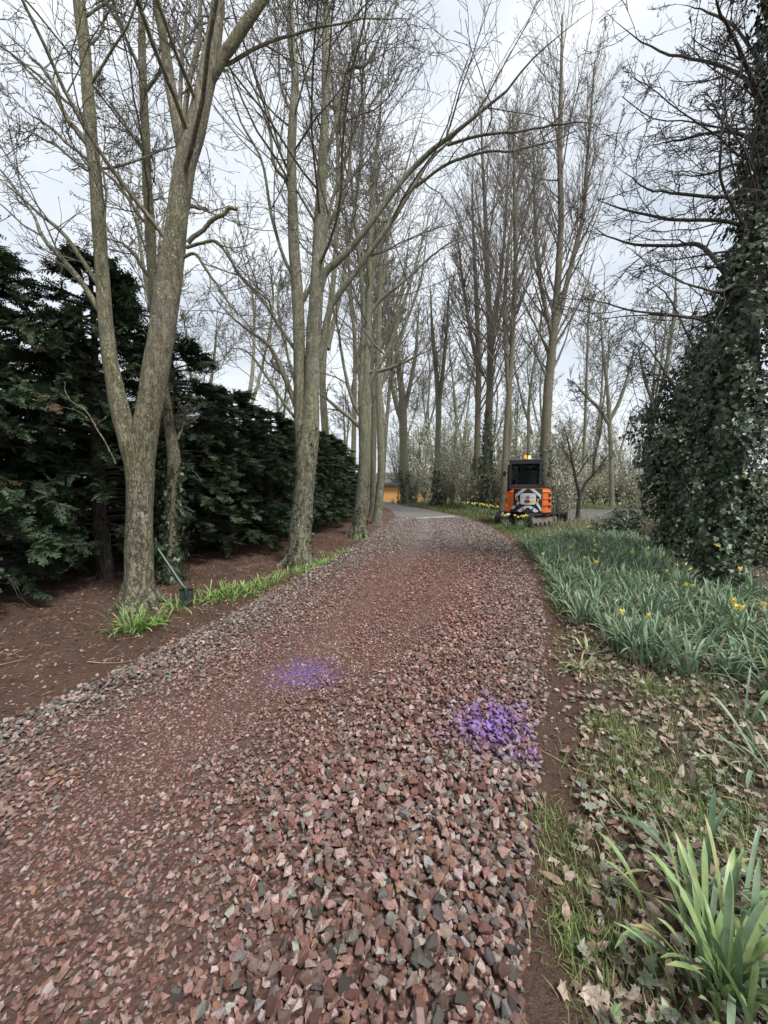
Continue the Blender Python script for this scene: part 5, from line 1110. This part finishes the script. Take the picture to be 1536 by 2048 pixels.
# undergrowth on the far bank reads as one mass
rng = np.random.default_rng(99); n = 26000; y = rng.uniform(31, 60, n); x = rng.uniform(-6, 1, n) * 0 + (rng.uniform(0.02, 1.0, n)) * y * 1.0; g = Geo()
hh = 2.3 + 1.6 * nz2(x, y, 0.6, 31); k = x > 0.06 * y + 4.2; x, y, hh = x[k], y[k], hh[k]; n = len(x)
pos = np.stack([x, y, height(x, y) + np.abs(hh) * rng.uniform(0.0, 1, n) ** 0.8], 1); cl = np.array(PALE + OLIVE + [(0.22, 0.19, 0.13), (0.16, 0.14, 0.10)])[rng.integers(0, 10, n)] * rng.uniform(0.7, 1.1, (n, 1))
leaves(g, LEAF2_T, LEAF2_F, pos, rng.normal(size=(n, 3)) + [0, -0.6, 0.5], rng.normal(size=(n, 3)), rng.uniform(0.10, 0.24, n), cl, 0.1, rng)
tag(link('undergrowth', g.mesh('undergrowth'), MAT['pale_leaf']), 'blond tangle of brambles and young leaves along the far bank of the water', 'undergrowth', None, 'stuff')

# ------------------------------------------------------------------ timber shed at the bend
MAT['cladding'] = M('orange_cladding').m
m = M('orange_cladding'); v = m.obj(); f = m.noise(v, 6, 5, 0.6, (3, 3, 0.4)); m.set(Base_Color=m.mix(m.rng(f, 0.3, 0.7), (0.60, 0.27, 0.08), (0.72, 0.40, 0.15)), Roughness=0.7); m.bump(f, 0.4, 0.01); MAT['cladding'] = m.m
MAT['felt'] = plain('roof_felt', (0.055, 0.058, 0.065), 0.8, var=0.2)
MAT['black_frame'] = plain('black_frame', (0.02, 0.021, 0.023), 0.5)
SX0, SX1, SY, SZ0, SZ1 = at(738, 1000, 36)[0], at(853, 1000, 36)[0], 36.0, hz(1.0, 36) - 0.03, at(768, 972, 36)[2]
shed = empty('timber_shed', ((SX0 + SX1) / 2, SY, SZ0), 0, 'low orange timber shed with flat dark roof at the bend of the drive', 'shed')
W_, H_ = SX1 - SX0, SZ1 - SZ0
part('wall', lambda b: bm_box(b, (0, 1.3, H_ / 2), (W_ - 0.06, 2.5, H_)), MAT['cladding'], shed)
part('roof', lambda b: (bm_box(b, (0, 1.25, H_ + 0.13), (W_ + 0.5, 3.1, 0.22), 0.02), bm_box(b, (0, 1.25, H_ + 0.262), (W_ + 0.3, 2.9, 0.04))), MAT['felt'], shed)
bm = bmesh.new(); bm_box(bm, (0, 0, H_ / 2), (0.135, 0.03, H_ - 0.02), 0.006); pm = bm_mesh('plank', bm); pm.materials.append(MAT['cladding'])
npk = int(W_ / 0.15)
for i in range(npk):
    xk = -W_ / 2 + (i + 0.5) * W_ / npk
    if 0.62 * W_ < xk + W_ / 2 < 0.84 * W_: continue
    link('plank', pm, None, shed, (xk, 0.028 + 0.004 * (i % 3), 0))
dx0, dx1 = 0.12 * W_, 0.34 * W_
part('door', lambda b: bm_box(b, ((dx0 + dx1) / 2, 0.035, H_ * 0.46), (dx1 - dx0 - 0.1, 0.03, H_ * 0.9)), plain('dark_glass', (0.03, 0.035, 0.04), 0.1), shed)
fr_ = [o for o in shed.children if o.name.startswith('door')][0]
part('frame', lambda b: [bm_box(b, (x_, 0.02, H_ * 0.47), (0.07, 0.06, H_ * 0.94)) for x_ in (dx0, dx1, (dx0 + dx1) / 2)], MAT['black_frame'], fr_)

# ------------------------------------------------------------------ spade leaning on the forked tree
MAT['spade_green'] = plain('green_shaft', (0.025, 0.055, 0.040), 0.35, var=0.25, scale=20)
MAT['steel_dark'] = plain('weathered_steel', (0.050, 0.055, 0.050), 0.45, 0.6, 0.35, 12)
sb = gnd(372, 1222); Ys = sb[1] ; pb = at(372, 1224, Ys); pt = at(371, 1180, Ys); pe = at(312, 1092, 4.75)
spade = empty('spade', (pb[0], pb[1], hz(pb[0], pb[1])), 0, 'dark spade with a green shaft, blade stuck in soil, leaning on the forked tree', 'spade')
o_ = np.array(spade.location)
g = Geo(); bw, bh = 0.075, pt[2] - hz(pb[0], pb[1]) + 0.06
uu = np.linspace(-1, 1, 9); vv = np.linspace(0, 1, 8); U, Vv = np.meshgrid(uu, vv)
wprof = np.interp(Vv, [0, 0.15, 1], [0.72, 0.95, 1.0])
front_ = np.stack([U * bw * wprof, 0.022 * U ** 2 - 0.03 * Vv * 0, -0.05 + bh * Vv - 0.03 * (1 - Vv) * U ** 2 * -1], -1).reshape(-1, 3)
back_ = front_ + [0, 0.006, 0]
q = (np.arange(7)[:, None] * 9 + np.arange(8)[None, :]).ravel(); Fq = np.stack([q, q + 1, q + 10, q + 9], 1)
rim = np.concatenate([np.arange(0, 9), np.arange(17, 72, 9), np.arange(70, 62, -1), np.arange(54, 0, -9)]); rim2 = np.roll(rim, -1)
g.add(np.vstack([front_, back_]), [Fq, Fq[:, ::-1] + 72, np.stack([rim, rim2, rim2 + 72, rim + 72], 1)])
bl = link('blade', g.mesh('blade', smooth=True), MAT['steel_dark'], spade, None, (-0.10, 0, 0.25))
g = Geo(); tp = pt - o_; te = pe - o_
P = spline(np.array([[0.0, 0.02, bh - 0.16], [tp[0], tp[1] + 0.01, bh - 0.05], tp + (te - tp) * 0.12, tp + (te - tp) * 0.5, te]), 26)
tubes(g, P[None], np.interp(np.linspace(0, 1, 26), [0, 0.1, 0.2, 1], [0.020, 0.022, 0.0185, 0.0175])[None], 12); link('shaft', g.mesh('shaft', smooth=True), MAT['spade_green'], spade)
g = Geo(); dv = unit(te - tp); sdv = unit(np.cross(dv, [0, 1, 0.2])); e = te
for a_, b_ in ((e, e + dv * 0.08 + sdv * 0.06), (e, e + dv * 0.08 - sdv * 0.06), (e + dv * 0.08 + sdv * 0.06, e + dv * 0.08 - sdv * 0.06)):
    tubes(g, np.stack([a_, (a_ + b_) / 2, b_])[None], np.full((1, 3), 0.012), 8)
link('handle', g.mesh('handle', smooth=True), MAT['steel_dark'], spade)
part('tread', lambda b: [bm_box(b, (sx * 0.045, 0.01, bh - 0.05), (0.06, 0.022, 0.012), 0.004) for sx in (-1, 1)], MAT['steel_dark'], bl)

# ------------------------------------------------------------------ mini excavator
MAT['ex_orange'] = plain('orange_paint', (0.62, 0.125, 0.018), 0.40, var=0.22, scale=5, Coat_Weight=0.2)
MAT['ex_black'] = plain('black_panel', (0.018, 0.019, 0.021), 0.42, var=0.3, scale=4)
MAT['ex_white'] = plain('white_film', (0.52, 0.53, 0.55), 0.45, var=0.14, scale=6)
MAT['ex_grey'] = plain('grey_seat', (0.16, 0.17, 0.19), 0.7, var=0.2)
MAT['ex_red'] = plain('red_label', (0.55, 0.07, 0.02), 0.4); MAT['ex_yel'] = plain('yellow_label', (0.75, 0.48, 0.03), 0.4)
MAT['rubber'] = plain('track_rubber', (0.032, 0.030, 0.028), 0.85, var=0.35, scale=14, bump=0.4)
MAT['ex_dusty'] = plain('dusty_frame', (0.20, 0.165, 0.145), 0.8, var=0.25, scale=10, bump=0.3)
MAT['steel'] = plain('bare_steel', (0.30, 0.29, 0.27), 0.4, 0.8, 0.3, 12)
mm = M('cab_glass'); mm.set(Base_Color=(0.26, 0.30, 0.31), Roughness=0.03, Transmission_Weight=1.0, IOR=1.1, Alpha=1.0); MAT['glass'] = mm.m
mm = M('beacon_lamp'); mm.set(Base_Color=(0.80, 0.25, 0.02), Roughness=0.2, Emission_Color=(1.0, 0.35, 0.03), Emission_Strength=0.25); MAT['beacon'] = mm.m
EX = empty('mini_excavator', (5.36, 14.35, hz(5.36, 14.35)), math.radians(-20), 'orange and black mini excavator with chevron-striped rear parked on the verge', 'excavator')
UC = math.radians(-33)
def rotp(p): return (p[0] * math.cos(UC) - p[1] * math.sin(UC), p[0] * math.sin(UC) + p[1] * math.cos(UC), p[2])
part('undercarriage', lambda b: (bm_box(b, (0, 0, 0.36), (0.86, 0.9, 0.16), 0.03), bm_box(b, (0, 0, 0.44), (0.6, 0.6, 0.12), 0.02)), MAT['ex_black'], EX, rot=(0, 0, UC))
part('slew_ring', lambda b: bm_cyl(b, (0, 0, 0.46), (0, 0, 0.56), 0.36, seg=32), MAT['steel'], EX)
TL, TH, TWd = 1.92, 0.46, 0.30
def loop_pts(n_arc=10, r=TH / 2, off=0.0):
    rr = r - off; c = TL / 2 - r; pts_ = []
    for i in range(n_arc + 1): a_ = -math.pi / 2 + math.pi * i / n_arc; pts_.append((c + rr * math.cos(a_), r + rr * math.sin(a_)))
    for i in range(n_arc + 1): a_ = math.pi / 2 + math.pi * i / n_arc; pts_.append((-c + rr * math.cos(a_), r + rr * math.sin(a_)))
    return pts_
for sx in (-1, 1):
    cx = sx * 0.60
    tr = part('track', lambda b: bm_box(b, (0, 0, 0.22), (0.14, 1.35, 0.20), 0.03), MAT['ex_dusty'], EX, loc=rotp((cx, 0, 0)), rot=(0, 0, UC))
    def belt(b):
        o1, o2 = loop_pts(), loop_pts(off=0.045); n_ = len(o1); V_ = []
        for x_ in (-TWd / 2, TWd / 2): V_.append([[b.verts.new((x_, p[0], p[1])) for p in o1], [b.verts.new((x_, p[0], p[1])) for p in o2]])
        for i in range(n_):
            j = (i + 1) % n_
            b.faces.new((V_[0][0][i], V_[0][0][j], V_[1][0][j], V_[1][0][i])); b.faces.new((V_[0][1][i], V_[1][1][i], V_[1][1][j], V_[0][1][j]))
            for s_ in (0, 1): b.faces.new((V_[s_][0][i], V_[s_][0][j], V_[s_][1][j], V_[s_][1][i]))
        # lugs
        P_ = np.array(o1 + [o1[0]]); L_ = np.concatenate([[0], np.cumsum(np.linalg.norm(np.diff(P_, axis=0), axis=1))])
        for d_ in np.arange(0, L_[-1], 0.095):
            y_, z_ = np.interp(d_, L_, P_[:, 0]), np.interp(d_, L_, P_[:, 1]); y2, z2 = np.interp(d_ + 0.02, L_, P_[:, 0]), np.interp(d_ + 0.02, L_, P_[:, 1])
            bm_box(b, (0, y_, z_ if z_ > 0.03 else 0.012), (TWd, 0.045, 0.03), 0.0, (math.atan2(z2 - z_, y2 - y_), 0, 0))
    part('belt', belt, MAT['rubber'], tr)
    part('sprocket', lambda b: (bm_cyl(b, (-0.09, -TL / 2 + TH / 2, TH / 2), (0.09, -TL / 2 + TH / 2, TH / 2), 0.165, seg=20), bm_cyl(b, (-0.14, -TL / 2 + TH / 2, TH / 2), (0.14, -TL / 2 + TH / 2, TH / 2), 0.09, seg=16)), MAT['ex_dusty'], tr)
    part('idler', lambda b: (bm_cyl(b, (-0.07, TL / 2 - TH / 2, TH / 2), (0.07, TL / 2 - TH / 2, TH / 2), 0.175, seg=20), bm_cyl(b, (-0.13, TL / 2 - TH / 2, TH / 2), (0.13, TL / 2 - TH / 2, TH / 2), 0.06, seg=12)), MAT['ex_dusty'], tr)
    for yr in (-0.42, -0.14, 0.14, 0.42): part('roller', lambda b: bm_cyl(b, (-0.11, yr, 0.11), (0.11, yr, 0.11), 0.06, seg=14), MAT['ex_dusty'], tr)
def blade_fn(b):
    arc = [(0.00, 0.06), (-0.055, 0.14), (-0.07, 0.24), (-0.055, 0.34), (0.0, 0.42), (0.03, 0.42), (-0.025, 0.34), (-0.04, 0.24), (-0.025, 0.14), (0.03, 0.06)]
    bm_prism(b, [(1.50 + p[0], p[1]) for p in arc], 0, -0.76, 0.76)
    for s_ in (-1, 1): bm_box(b, (s_ * 0.73, 1.47, 0.24), (0.03, 0.12, 0.40), 0.004)
bld = part('blade', blade_fn, MAT['ex_black'], EX, rot=(0, 0, UC))
part('blade_arm', lambda b: [bm_box(b, (s_ * 0.30, 1.02, 0.30), (0.09, 0.92, 0.12), 0.015, (0.05, 0, 0)) for s_ in (-1, 1)], MAT['ex_black'], bld)
part('cylinder', lambda b: (bm_cyl(b, (0, 0.55, 0.40), (0, 1.1, 0.38), 0.05), bm_cyl(b, (0, 1.1, 0.38), (0, 1.44, 0.30), 0.028)), MAT['steel'], bld)
# upper body: rounded tail
def tail(x, hw=0.76, cy=0.12, rad=0.92):
    """y of the rear surface at lateral position x"""
    yb = cy - math.sqrt(max(rad * rad - x * x, 0)); return yb
def tail_plan(hw, grow_=0.0, rc=0.14, yf=0.35):
    pts_ = []
    for i in range(25):
        x_ = -hw + 2 * hw * i / 24; y_ = tail(x_) - grow_
        e_ = hw - abs(x_)
        if e_ < rc: y_ += (rc - math.sqrt(max(rc * rc - (rc - e_) ** 2, 0)))
        pts_.append((x_, y_))
    return pts_ + [(hw, yf), (-hw, yf)]
def bodyfn(hw, z0, z1, g_=0.0, bev=0.035, yf=0.35, taper=0.0):
    def fn(b): bm_prism(b, tail_plan(hw, g_, yf=yf), 2, z0, z1, 0.0); bmesh.ops.bevel(b, geom=[e for e in b.edges if abs(e.verts[0].co.z - e.verts[1].co.z) < 1e-6 and abs(e.verts[0].co.z - z1) < 1e-6], offset=bev, segments=3, affect='EDGES')
    return fn
part('platform', lambda b: bm_prism(b, tail_plan(0.70, -0.06, yf=0.85), 2, 0.54, 0.64), MAT['ex_black'], EX)
body = part('body', bodyfn(0.80, 0.50, 1.34, 0.0, 0.11), MAT['ex_orange'], EX)
part('front_deck', lambda b: bm_box(b, (0.0, 0.62, 0.78), (1.46, 0.56, 0.34), 0.03), MAT['ex_black'], EX)
part('side_cover', lambda b: bm_box(b, (0.60, 0.25, 1.0), (0.30, 0.95, 0.62), 0.06), MAT['ex_orange'], EX)
def decal(parent, name, polys, mat, off, zsub=14):
    """thin film cut to convex outlines in (x, z), laid on the curved tail and standing off mm from it"""
    g_ = Geo()
    for poly in polys:
        P_ = np.array(poly, float); xs = np.linspace(P_[:, 0].min() + 1e-5, P_[:, 0].max() - 1e-5, 12); top, bot = [], []
        for x_ in xs:
            zz = []
            for i in range(len(P_)):
                a_, b_ = P_[i], P_[(i + 1) % len(P_)]
                if (a_[0] - x_) * (b_[0] - x_) <= 0 and abs(a_[0] - b_[0]) > 1e-9: zz.append(a_[1] + (b_[1] - a_[1]) * (x_ - a_[0]) / (b_[0] - a_[0]))
            top.append(max(zz)); bot.append(min(zz))
        ys_ = np.array([tail(x_) for x_ in xs]); n_ = len(xs)
        fr = lambda z_, o2: np.stack([xs, ys_ - o2, np.array(z_)], 1)
        V_ = np.vstack([fr(bot, off), fr(top, off), fr(bot, off - 0.004), fr(top, off - 0.004)]); i = np.arange(n_ - 1)
        g_.add(V_, [np.stack([i, i + 1, i + 1 + n_, i + n_], 1), np.stack([i + n_, i + 1 + n_, i + 1 + 3 * n_, i + 3 * n_], 1), np.stack([i + 2 * n_, i + 1 + 2 * n_, i + 1, i], 1), np.array([[0, n_, 3 * n_, 2 * n_], [n_ - 1, 3 * n_ - 1, 4 * n_ - 1, 2 * n_ - 1]])])
    return link(name, g_.mesh(name), mat, parent)
rear = decal(body, 'rear_panel', [[(-0.49, 0.62), (0.48, 0.62), (0.48, 1.335), (-0.49, 1.335)], [(-0.62, 0.505), (0.50, 0.505), (0.48, 0.70), (-0.49, 0.70)]], MAT['ex_black'], 0.008)
CH = []
for s_ in (-1, 1):
    CH += [[(s_ * 0.05, 1.335), (s_ * 0.19, 1.335), (s_ * 0.43, 1.13), (s_ * 0.43, 1.01)][::1]]
    CH += [[(s_ * 0.235, 0.86), (s_ * 0.30, 0.90), (s_ * 0.57, 0.63), (s_ * 0.50, 0.59)] if s_ < 0 else [(0.235, 0.86), (0.30, 0.90), (0.45, 0.66), (0.45, 0.53)]]
    CH += [[(0, 0.80), (s_ * 0.15, 0.705), (s_ * 0.055, 0.655), (0, 0.69)]]
    CH += [[(s_ * 0.055, 0.655), (s_ * 0.15, 0.705), (s_ * 0.36, 0.56), (s_ * 0.30, 0.515), (s_ * 0.21, 0.515)]]
    CH += [[(s_ * 0.43, 0.95), (s_ * 0.36, 1.02), (s_ * 0.43, 1.0)]]
decal(body, 'chevron_stripes', CH, MAT['ex_white'], 0.014)
def rrect(x0, x1, z0, z1, r=0.05):
    return [(x0 + r, z0), (x1 - r, z0), (x1 - r * 0.3, z0 + r * 0.3), (x1, z0 + r), (x1, z1 - r), (x1 - r * 0.3, z1 - r * 0.3), (x1 - r, z1), (x0 + r, z1), (x0 + r * 0.3, z1 - r * 0.3), (x0, z1 - r), (x0, z0 + r), (x0 + r * 0.3, z0 + r * 0.3)]
pl_ = decal(body, 'access_plate_surround', [rrect(-0.285, 0.285, 0.755, 1.195, 0.06)], MAT['ex_black'], 0.022)
decal(body, 'access_plate', [rrect(-0.262, 0.262, 0.785, 1.18, 0.05)], MAT['ex_white'], 0.030)
decal(body, 'logo_band', [[(-0.20, 1.025), (0.20, 1.025), (0.20, 1.05), (-0.20, 1.05)]], plain('grey_print', (0.33, 0.34, 0.37), 0.4), 0.034)
ring = []
for i in range(11):
    a0, a1 = math.radians(40 + i * 26), math.radians(40 + (i + 1) * 26); r0, r1 = 0.040 - 0.001 * i, 0.062
    ring.append([(r0 * math.cos(a0), 1.045 + r0 * math.sin(a0)), (r1 * math.cos(a0), 1.045 + r1 * math.sin(a0)), (r1 * math.cos(a1), 1.045 + r1 * math.sin(a1)), (r0 * math.cos(a1), 1.045 + r0 * math.sin(a1))])
decal(body, 'logo_swirl', ring + [[(-0.02, 1.025), (0.015, 1.03), (0.03, 1.07), (-0.005, 1.06)]], plain('dark_red_print', (0.12, 0.035, 0.03), 0.4), 0.038)
decal(body, 'red_label', [[(-0.12, 0.845), (0.065, 0.845), (0.065, 0.955), (-0.12, 0.955)]], MAT['ex_red'], 0.034)
decal(body, 'latch', [[(-0.085, 0.865), (0.045, 0.865), (0.045, 0.94), (-0.085, 0.94)]], MAT['ex_black'], 0.046)
decal(body, 'keyhole', [[(-0.03, 0.89), (0.005, 0.89), (0.005, 0.915), (-0.03, 0.915)]], MAT['steel'], 0.050)
decal(body, 'yellow_label', [[(0.075, 0.865), (0.22, 0.865), (0.22, 0.935), (0.075, 0.935)]], MAT['ex_yel'], 0.034)
decal(body, 'reflector', [[(-0.375, 0.90), (-0.335, 0.90), (-0.335, 1.02), (-0.375, 1.02)], [(0.315, 0.89), (0.35, 0.89), (0.35, 0.99), (0.315, 0.99)]], MAT['ex_yel'], 0.022)
for s_ in (-1, 1):
    part('tow_eye', lambda b: (bm_cyl(b, (s_ * 0.155, tail(0.155) - 0.002, 0.625), (s_ * 0.155, tail(0.155) - 0.035, 0.625), 0.035, seg=16),), MAT['ex_black'], body)
    part('bolt', lambda b: bm_cyl(b, (s_ * 0.135, tail(0.135) - 0.03, 0.625), (s_ * 0.135, tail(0.135) - 0.042, 0.625), 0.014, seg=10), MAT['ex_white'], body)
part('exhaust_port', lambda b: bm_cyl(b, (-0.39, tail(0.39) + 0.02, 0.755), (-0.39, tail(0.39) - 0.03, 0.755), 0.05, seg=16), MAT['ex_black'], body)
for i in range(3): part('vent', lambda b: bm_box(b, (0.70, tail(0.70) + 0.045, 1.12 - i * 0.20), (0.11, 0.12, 0.11), 0.02, (0, 0, 0.75)), MAT['ex_black'], body)
for i in range(3): part('rib', lambda b: bm_box(b, (0.62, tail(0.62) + 0.0, 1.225 - i * 0.235), (0.30, 0.05, 0.018), 0.006, (0, 0, 0.72)), MAT['ex_orange'], body)
part('step_box', lambda b: bm_box(b, (-0.66, -0.28, 0.62), (0.24, 0.5, 0.26), 0.03), MAT['ex_orange'], EX)
# cab
cabx0, cabx1, caby0, caby1, cz0, cz1 = -0.66, 0.42, -0.42, 0.88, 1.30, 2.30
def cabframe(b):
    for x_ in (cabx0, cabx1):
        for y_ in (caby0, caby1):
            bm_box(b, (x_ + (0.035 if x_ < 0 else -0.035), y_, (cz0 + cz1) / 2), (0.085, 0.085, cz1 - cz0), 0.02)
        bm_box(b, (x_ + (0.035 if x_ < 0 else -0.035), (caby0 + caby1) / 2, cz1 - 0.02), (0.07, caby1 - caby0, 0.07), 0.015)
    for y_ in (caby0, caby1):
        bm_box(b, ((cabx0 + cabx1) / 2, y_ - 0.003, cz1 - 0.03), (cabx1 - cabx0 - 0.05, 0.075, 0.10), 0.02)
    bm_box(b, ((cabx0 + cabx1) / 2, caby0 - 0.003, cz0 + 0.085), (cabx1 - cabx0 - 0.05, 0.07, 0.19), 0.02)
cab = part('cab', cabframe, MAT['ex_black'], EX)
part('roof', lambda b: (bm_box(b, ((cabx0 + cabx1) / 2, (caby0 + caby1) / 2, cz1 + 0.05), (cabx1 - cabx0 + 0.06, caby1 - caby0 + 0.08, 0.09), 0.035, seg=3), bm_box(b, (-0.2, 0.2, cz1 + 0.10), (0.6, 0.7, 0.03), 0.012)), MAT['ex_black'], cab)
def pane(name, c_, s__): return part(name, lambda b: bm_box(b, c_, s__, 0.0), MAT['glass'], cab)
pane('rear_window', ((cabx0 + cabx1) / 2, caby0 - 0.01, 1.85), (cabx1 - cabx0 - 0.16, 0.008, 0.72))
pane('front_window', ((cabx0 + cabx1) / 2, caby1, 1.72), (cabx1 - cabx0 - 0.16, 0.008, 1.0))
pane('side_window', (cabx1 - 0.03, 0.23, 1.72), (0.008, caby1 - caby0 - 0.1, 1.0))
dr_o = part('door', lambda b: (bm_box(b, (cabx0 - 0.045, -0.12, 1.22), (0.05, 0.62, 0.62), 0.02), [bm_box(b, (cabx0 - 0.045, y_, 1.84), (0.05, 0.06, 0.72), 0.015) for y_ in (-0.40, 0.16)], bm_box(b, (cabx0 - 0.045, -0.12, 2.18), (0.05, 0.60, 0.06), 0.015), bm_box(b, (cabx0 - 0.06, -0.18, 0.93), (0.10, 0.44, 0.20), 0.03)), MAT['ex_black'], cab)
part('pane', lambda b: bm_box(b, (cabx0 - 0.045, -0.12, 1.84), (0.008, 0.50, 0.64)), MAT['glass'], dr_o)
part('handle', lambda b: bm_box(b, (cabx0 - 0.085, -0.30, 1.30), (0.03, 0.12, 0.05), 0.01), MAT['steel'], dr_o)
part('reflection_patch', lambda b: bm_box(b, (cabx0 - 0.045, -0.437, 1.03), (0.055, 0.006, 0.075), 0.002), MAT['ex_white'], dr_o)  # small white plate: a reflection on the door edge built in as colour
st_ = part('seat', lambda b: (bm_box(b, (-0.14, 0.02, 1.62), (0.44, 0.12, 0.74), 0.05, (-0.10, 0, 0)), bm_box(b, (-0.14, 0.02, 2.06), (0.26, 0.10, 0.18), 0.04)), MAT['ex_grey'], cab)
part('cushion', lambda b: bm_box(b, (-0.14, 0.28, 1.28), (0.46, 0.48, 0.14), 0.04), MAT['ex_grey'], st_)
part('interior_panel', lambda b: bm_box(b, (cabx0 + 0.16, 0.20, 1.42), (0.10, 0.8, 0.5), 0.03), MAT['ex_black'], cab)
part('floor', lambda b: bm_box(b, ((cabx0 + cabx1) / 2, 0.25, 1.02), (cabx1 - cabx0 - 0.02, 1.15, 0.40), 0.02), MAT['ex_black'], cab)
part('sun_visor', lambda b: bm_box(b, (0.0, 0.80, 2.10), (0.8, 0.02, 0.16), 0.004), MAT['ex_black'], cab)
part('headphones', lambda b: bmesh.ops.create_cone(b, cap_ends=True, segments=14, radius1=0.06, radius2=0.04, depth=0.05, matrix=Matrix.Translation((0.06, -0.30, 2.10)) @ Matrix.Rotation(1.2, 4, 'X')), MAT['ex_white'], cab)
bc = part('beacon', lambda b: (bm_cyl(b, (-0.12, -0.20, cz1 + 0.09), (-0.12, -0.20, cz1 + 0.13), 0.06, seg=16), bm_cyl(b, (0.02, -0.20, cz1 + 0.09), (0.02, -0.20, cz1 + 0.12), 0.05, seg=16)), MAT['ex_black'], cab)
part('amber_lamp', lambda b: bm_cyl(b, (-0.12, -0.20, cz1 + 0.13), (-0.12, -0.20, cz1 + 0.26), 0.058, 0.045, seg=18), MAT['beacon'], bc)
mm = M('green_lamp'); mm.set(Base_Color=(0.6, 0.8, 0.35), Roughness=0.2, Emission_Color=(0.75, 1.0, 0.45), Emission_Strength=0.35); MAT['green_lamp'] = mm.m
part('green_lamp', lambda b: bm_cyl(b, (0.02, -0.20, cz1 + 0.12), (0.02, -0.20, cz1 + 0.24), 0.055, 0.042, seg=18), MAT['green_lamp'], bc)
part('mirror', lambda b: (bm_cyl(b, (cabx0, 0.85, 1.9), (cabx0 - 0.22, 0.95, 1.95), 0.012), bm_box(b, (cabx0 - 0.24, 0.95, 1.92), (0.12, 0.03, 0.2), 0.012)), MAT['ex_black'], cab)
# boom folded low in front of the cab
bo = part('boom', lambda b: bm_prism(b, [(0.95, 0.70), (1.10, 0.62), (2.0, 1.35), (2.75, 1.30), (2.80, 1.16), (2.02, 1.16), (1.2, 0.5), (0.98, 0.55)], 0, -0.02, 0.16, 0.01), MAT['ex_orange'], EX)
part('dipper', lambda b: bm_prism(b, [(2.72, 1.38), (2.86, 1.30), (2.62, 0.35), (2.50, 0.35)], 0, 0.0, 0.14, 0.01), MAT['ex_orange'], bo)
part('bucket', lambda b: bm_prism(b, [(2.62, 0.40), (2.48, 0.42), (2.22, 0.30), (2.15, 0.06), (2.35, 0.01), (2.62, 0.10)], 0, -0.18, 0.32, 0.012), MAT['steel_dark'], bo)
part('cylinder', lambda b: (bm_cyl(b, (0.07, 1.1, 0.78), (0.07, 1.7, 1.35), 0.045), bm_cyl(b, (0.07, 1.7, 1.35), (0.07, 2.0, 1.42), 0.025)), MAT['steel'], bo)
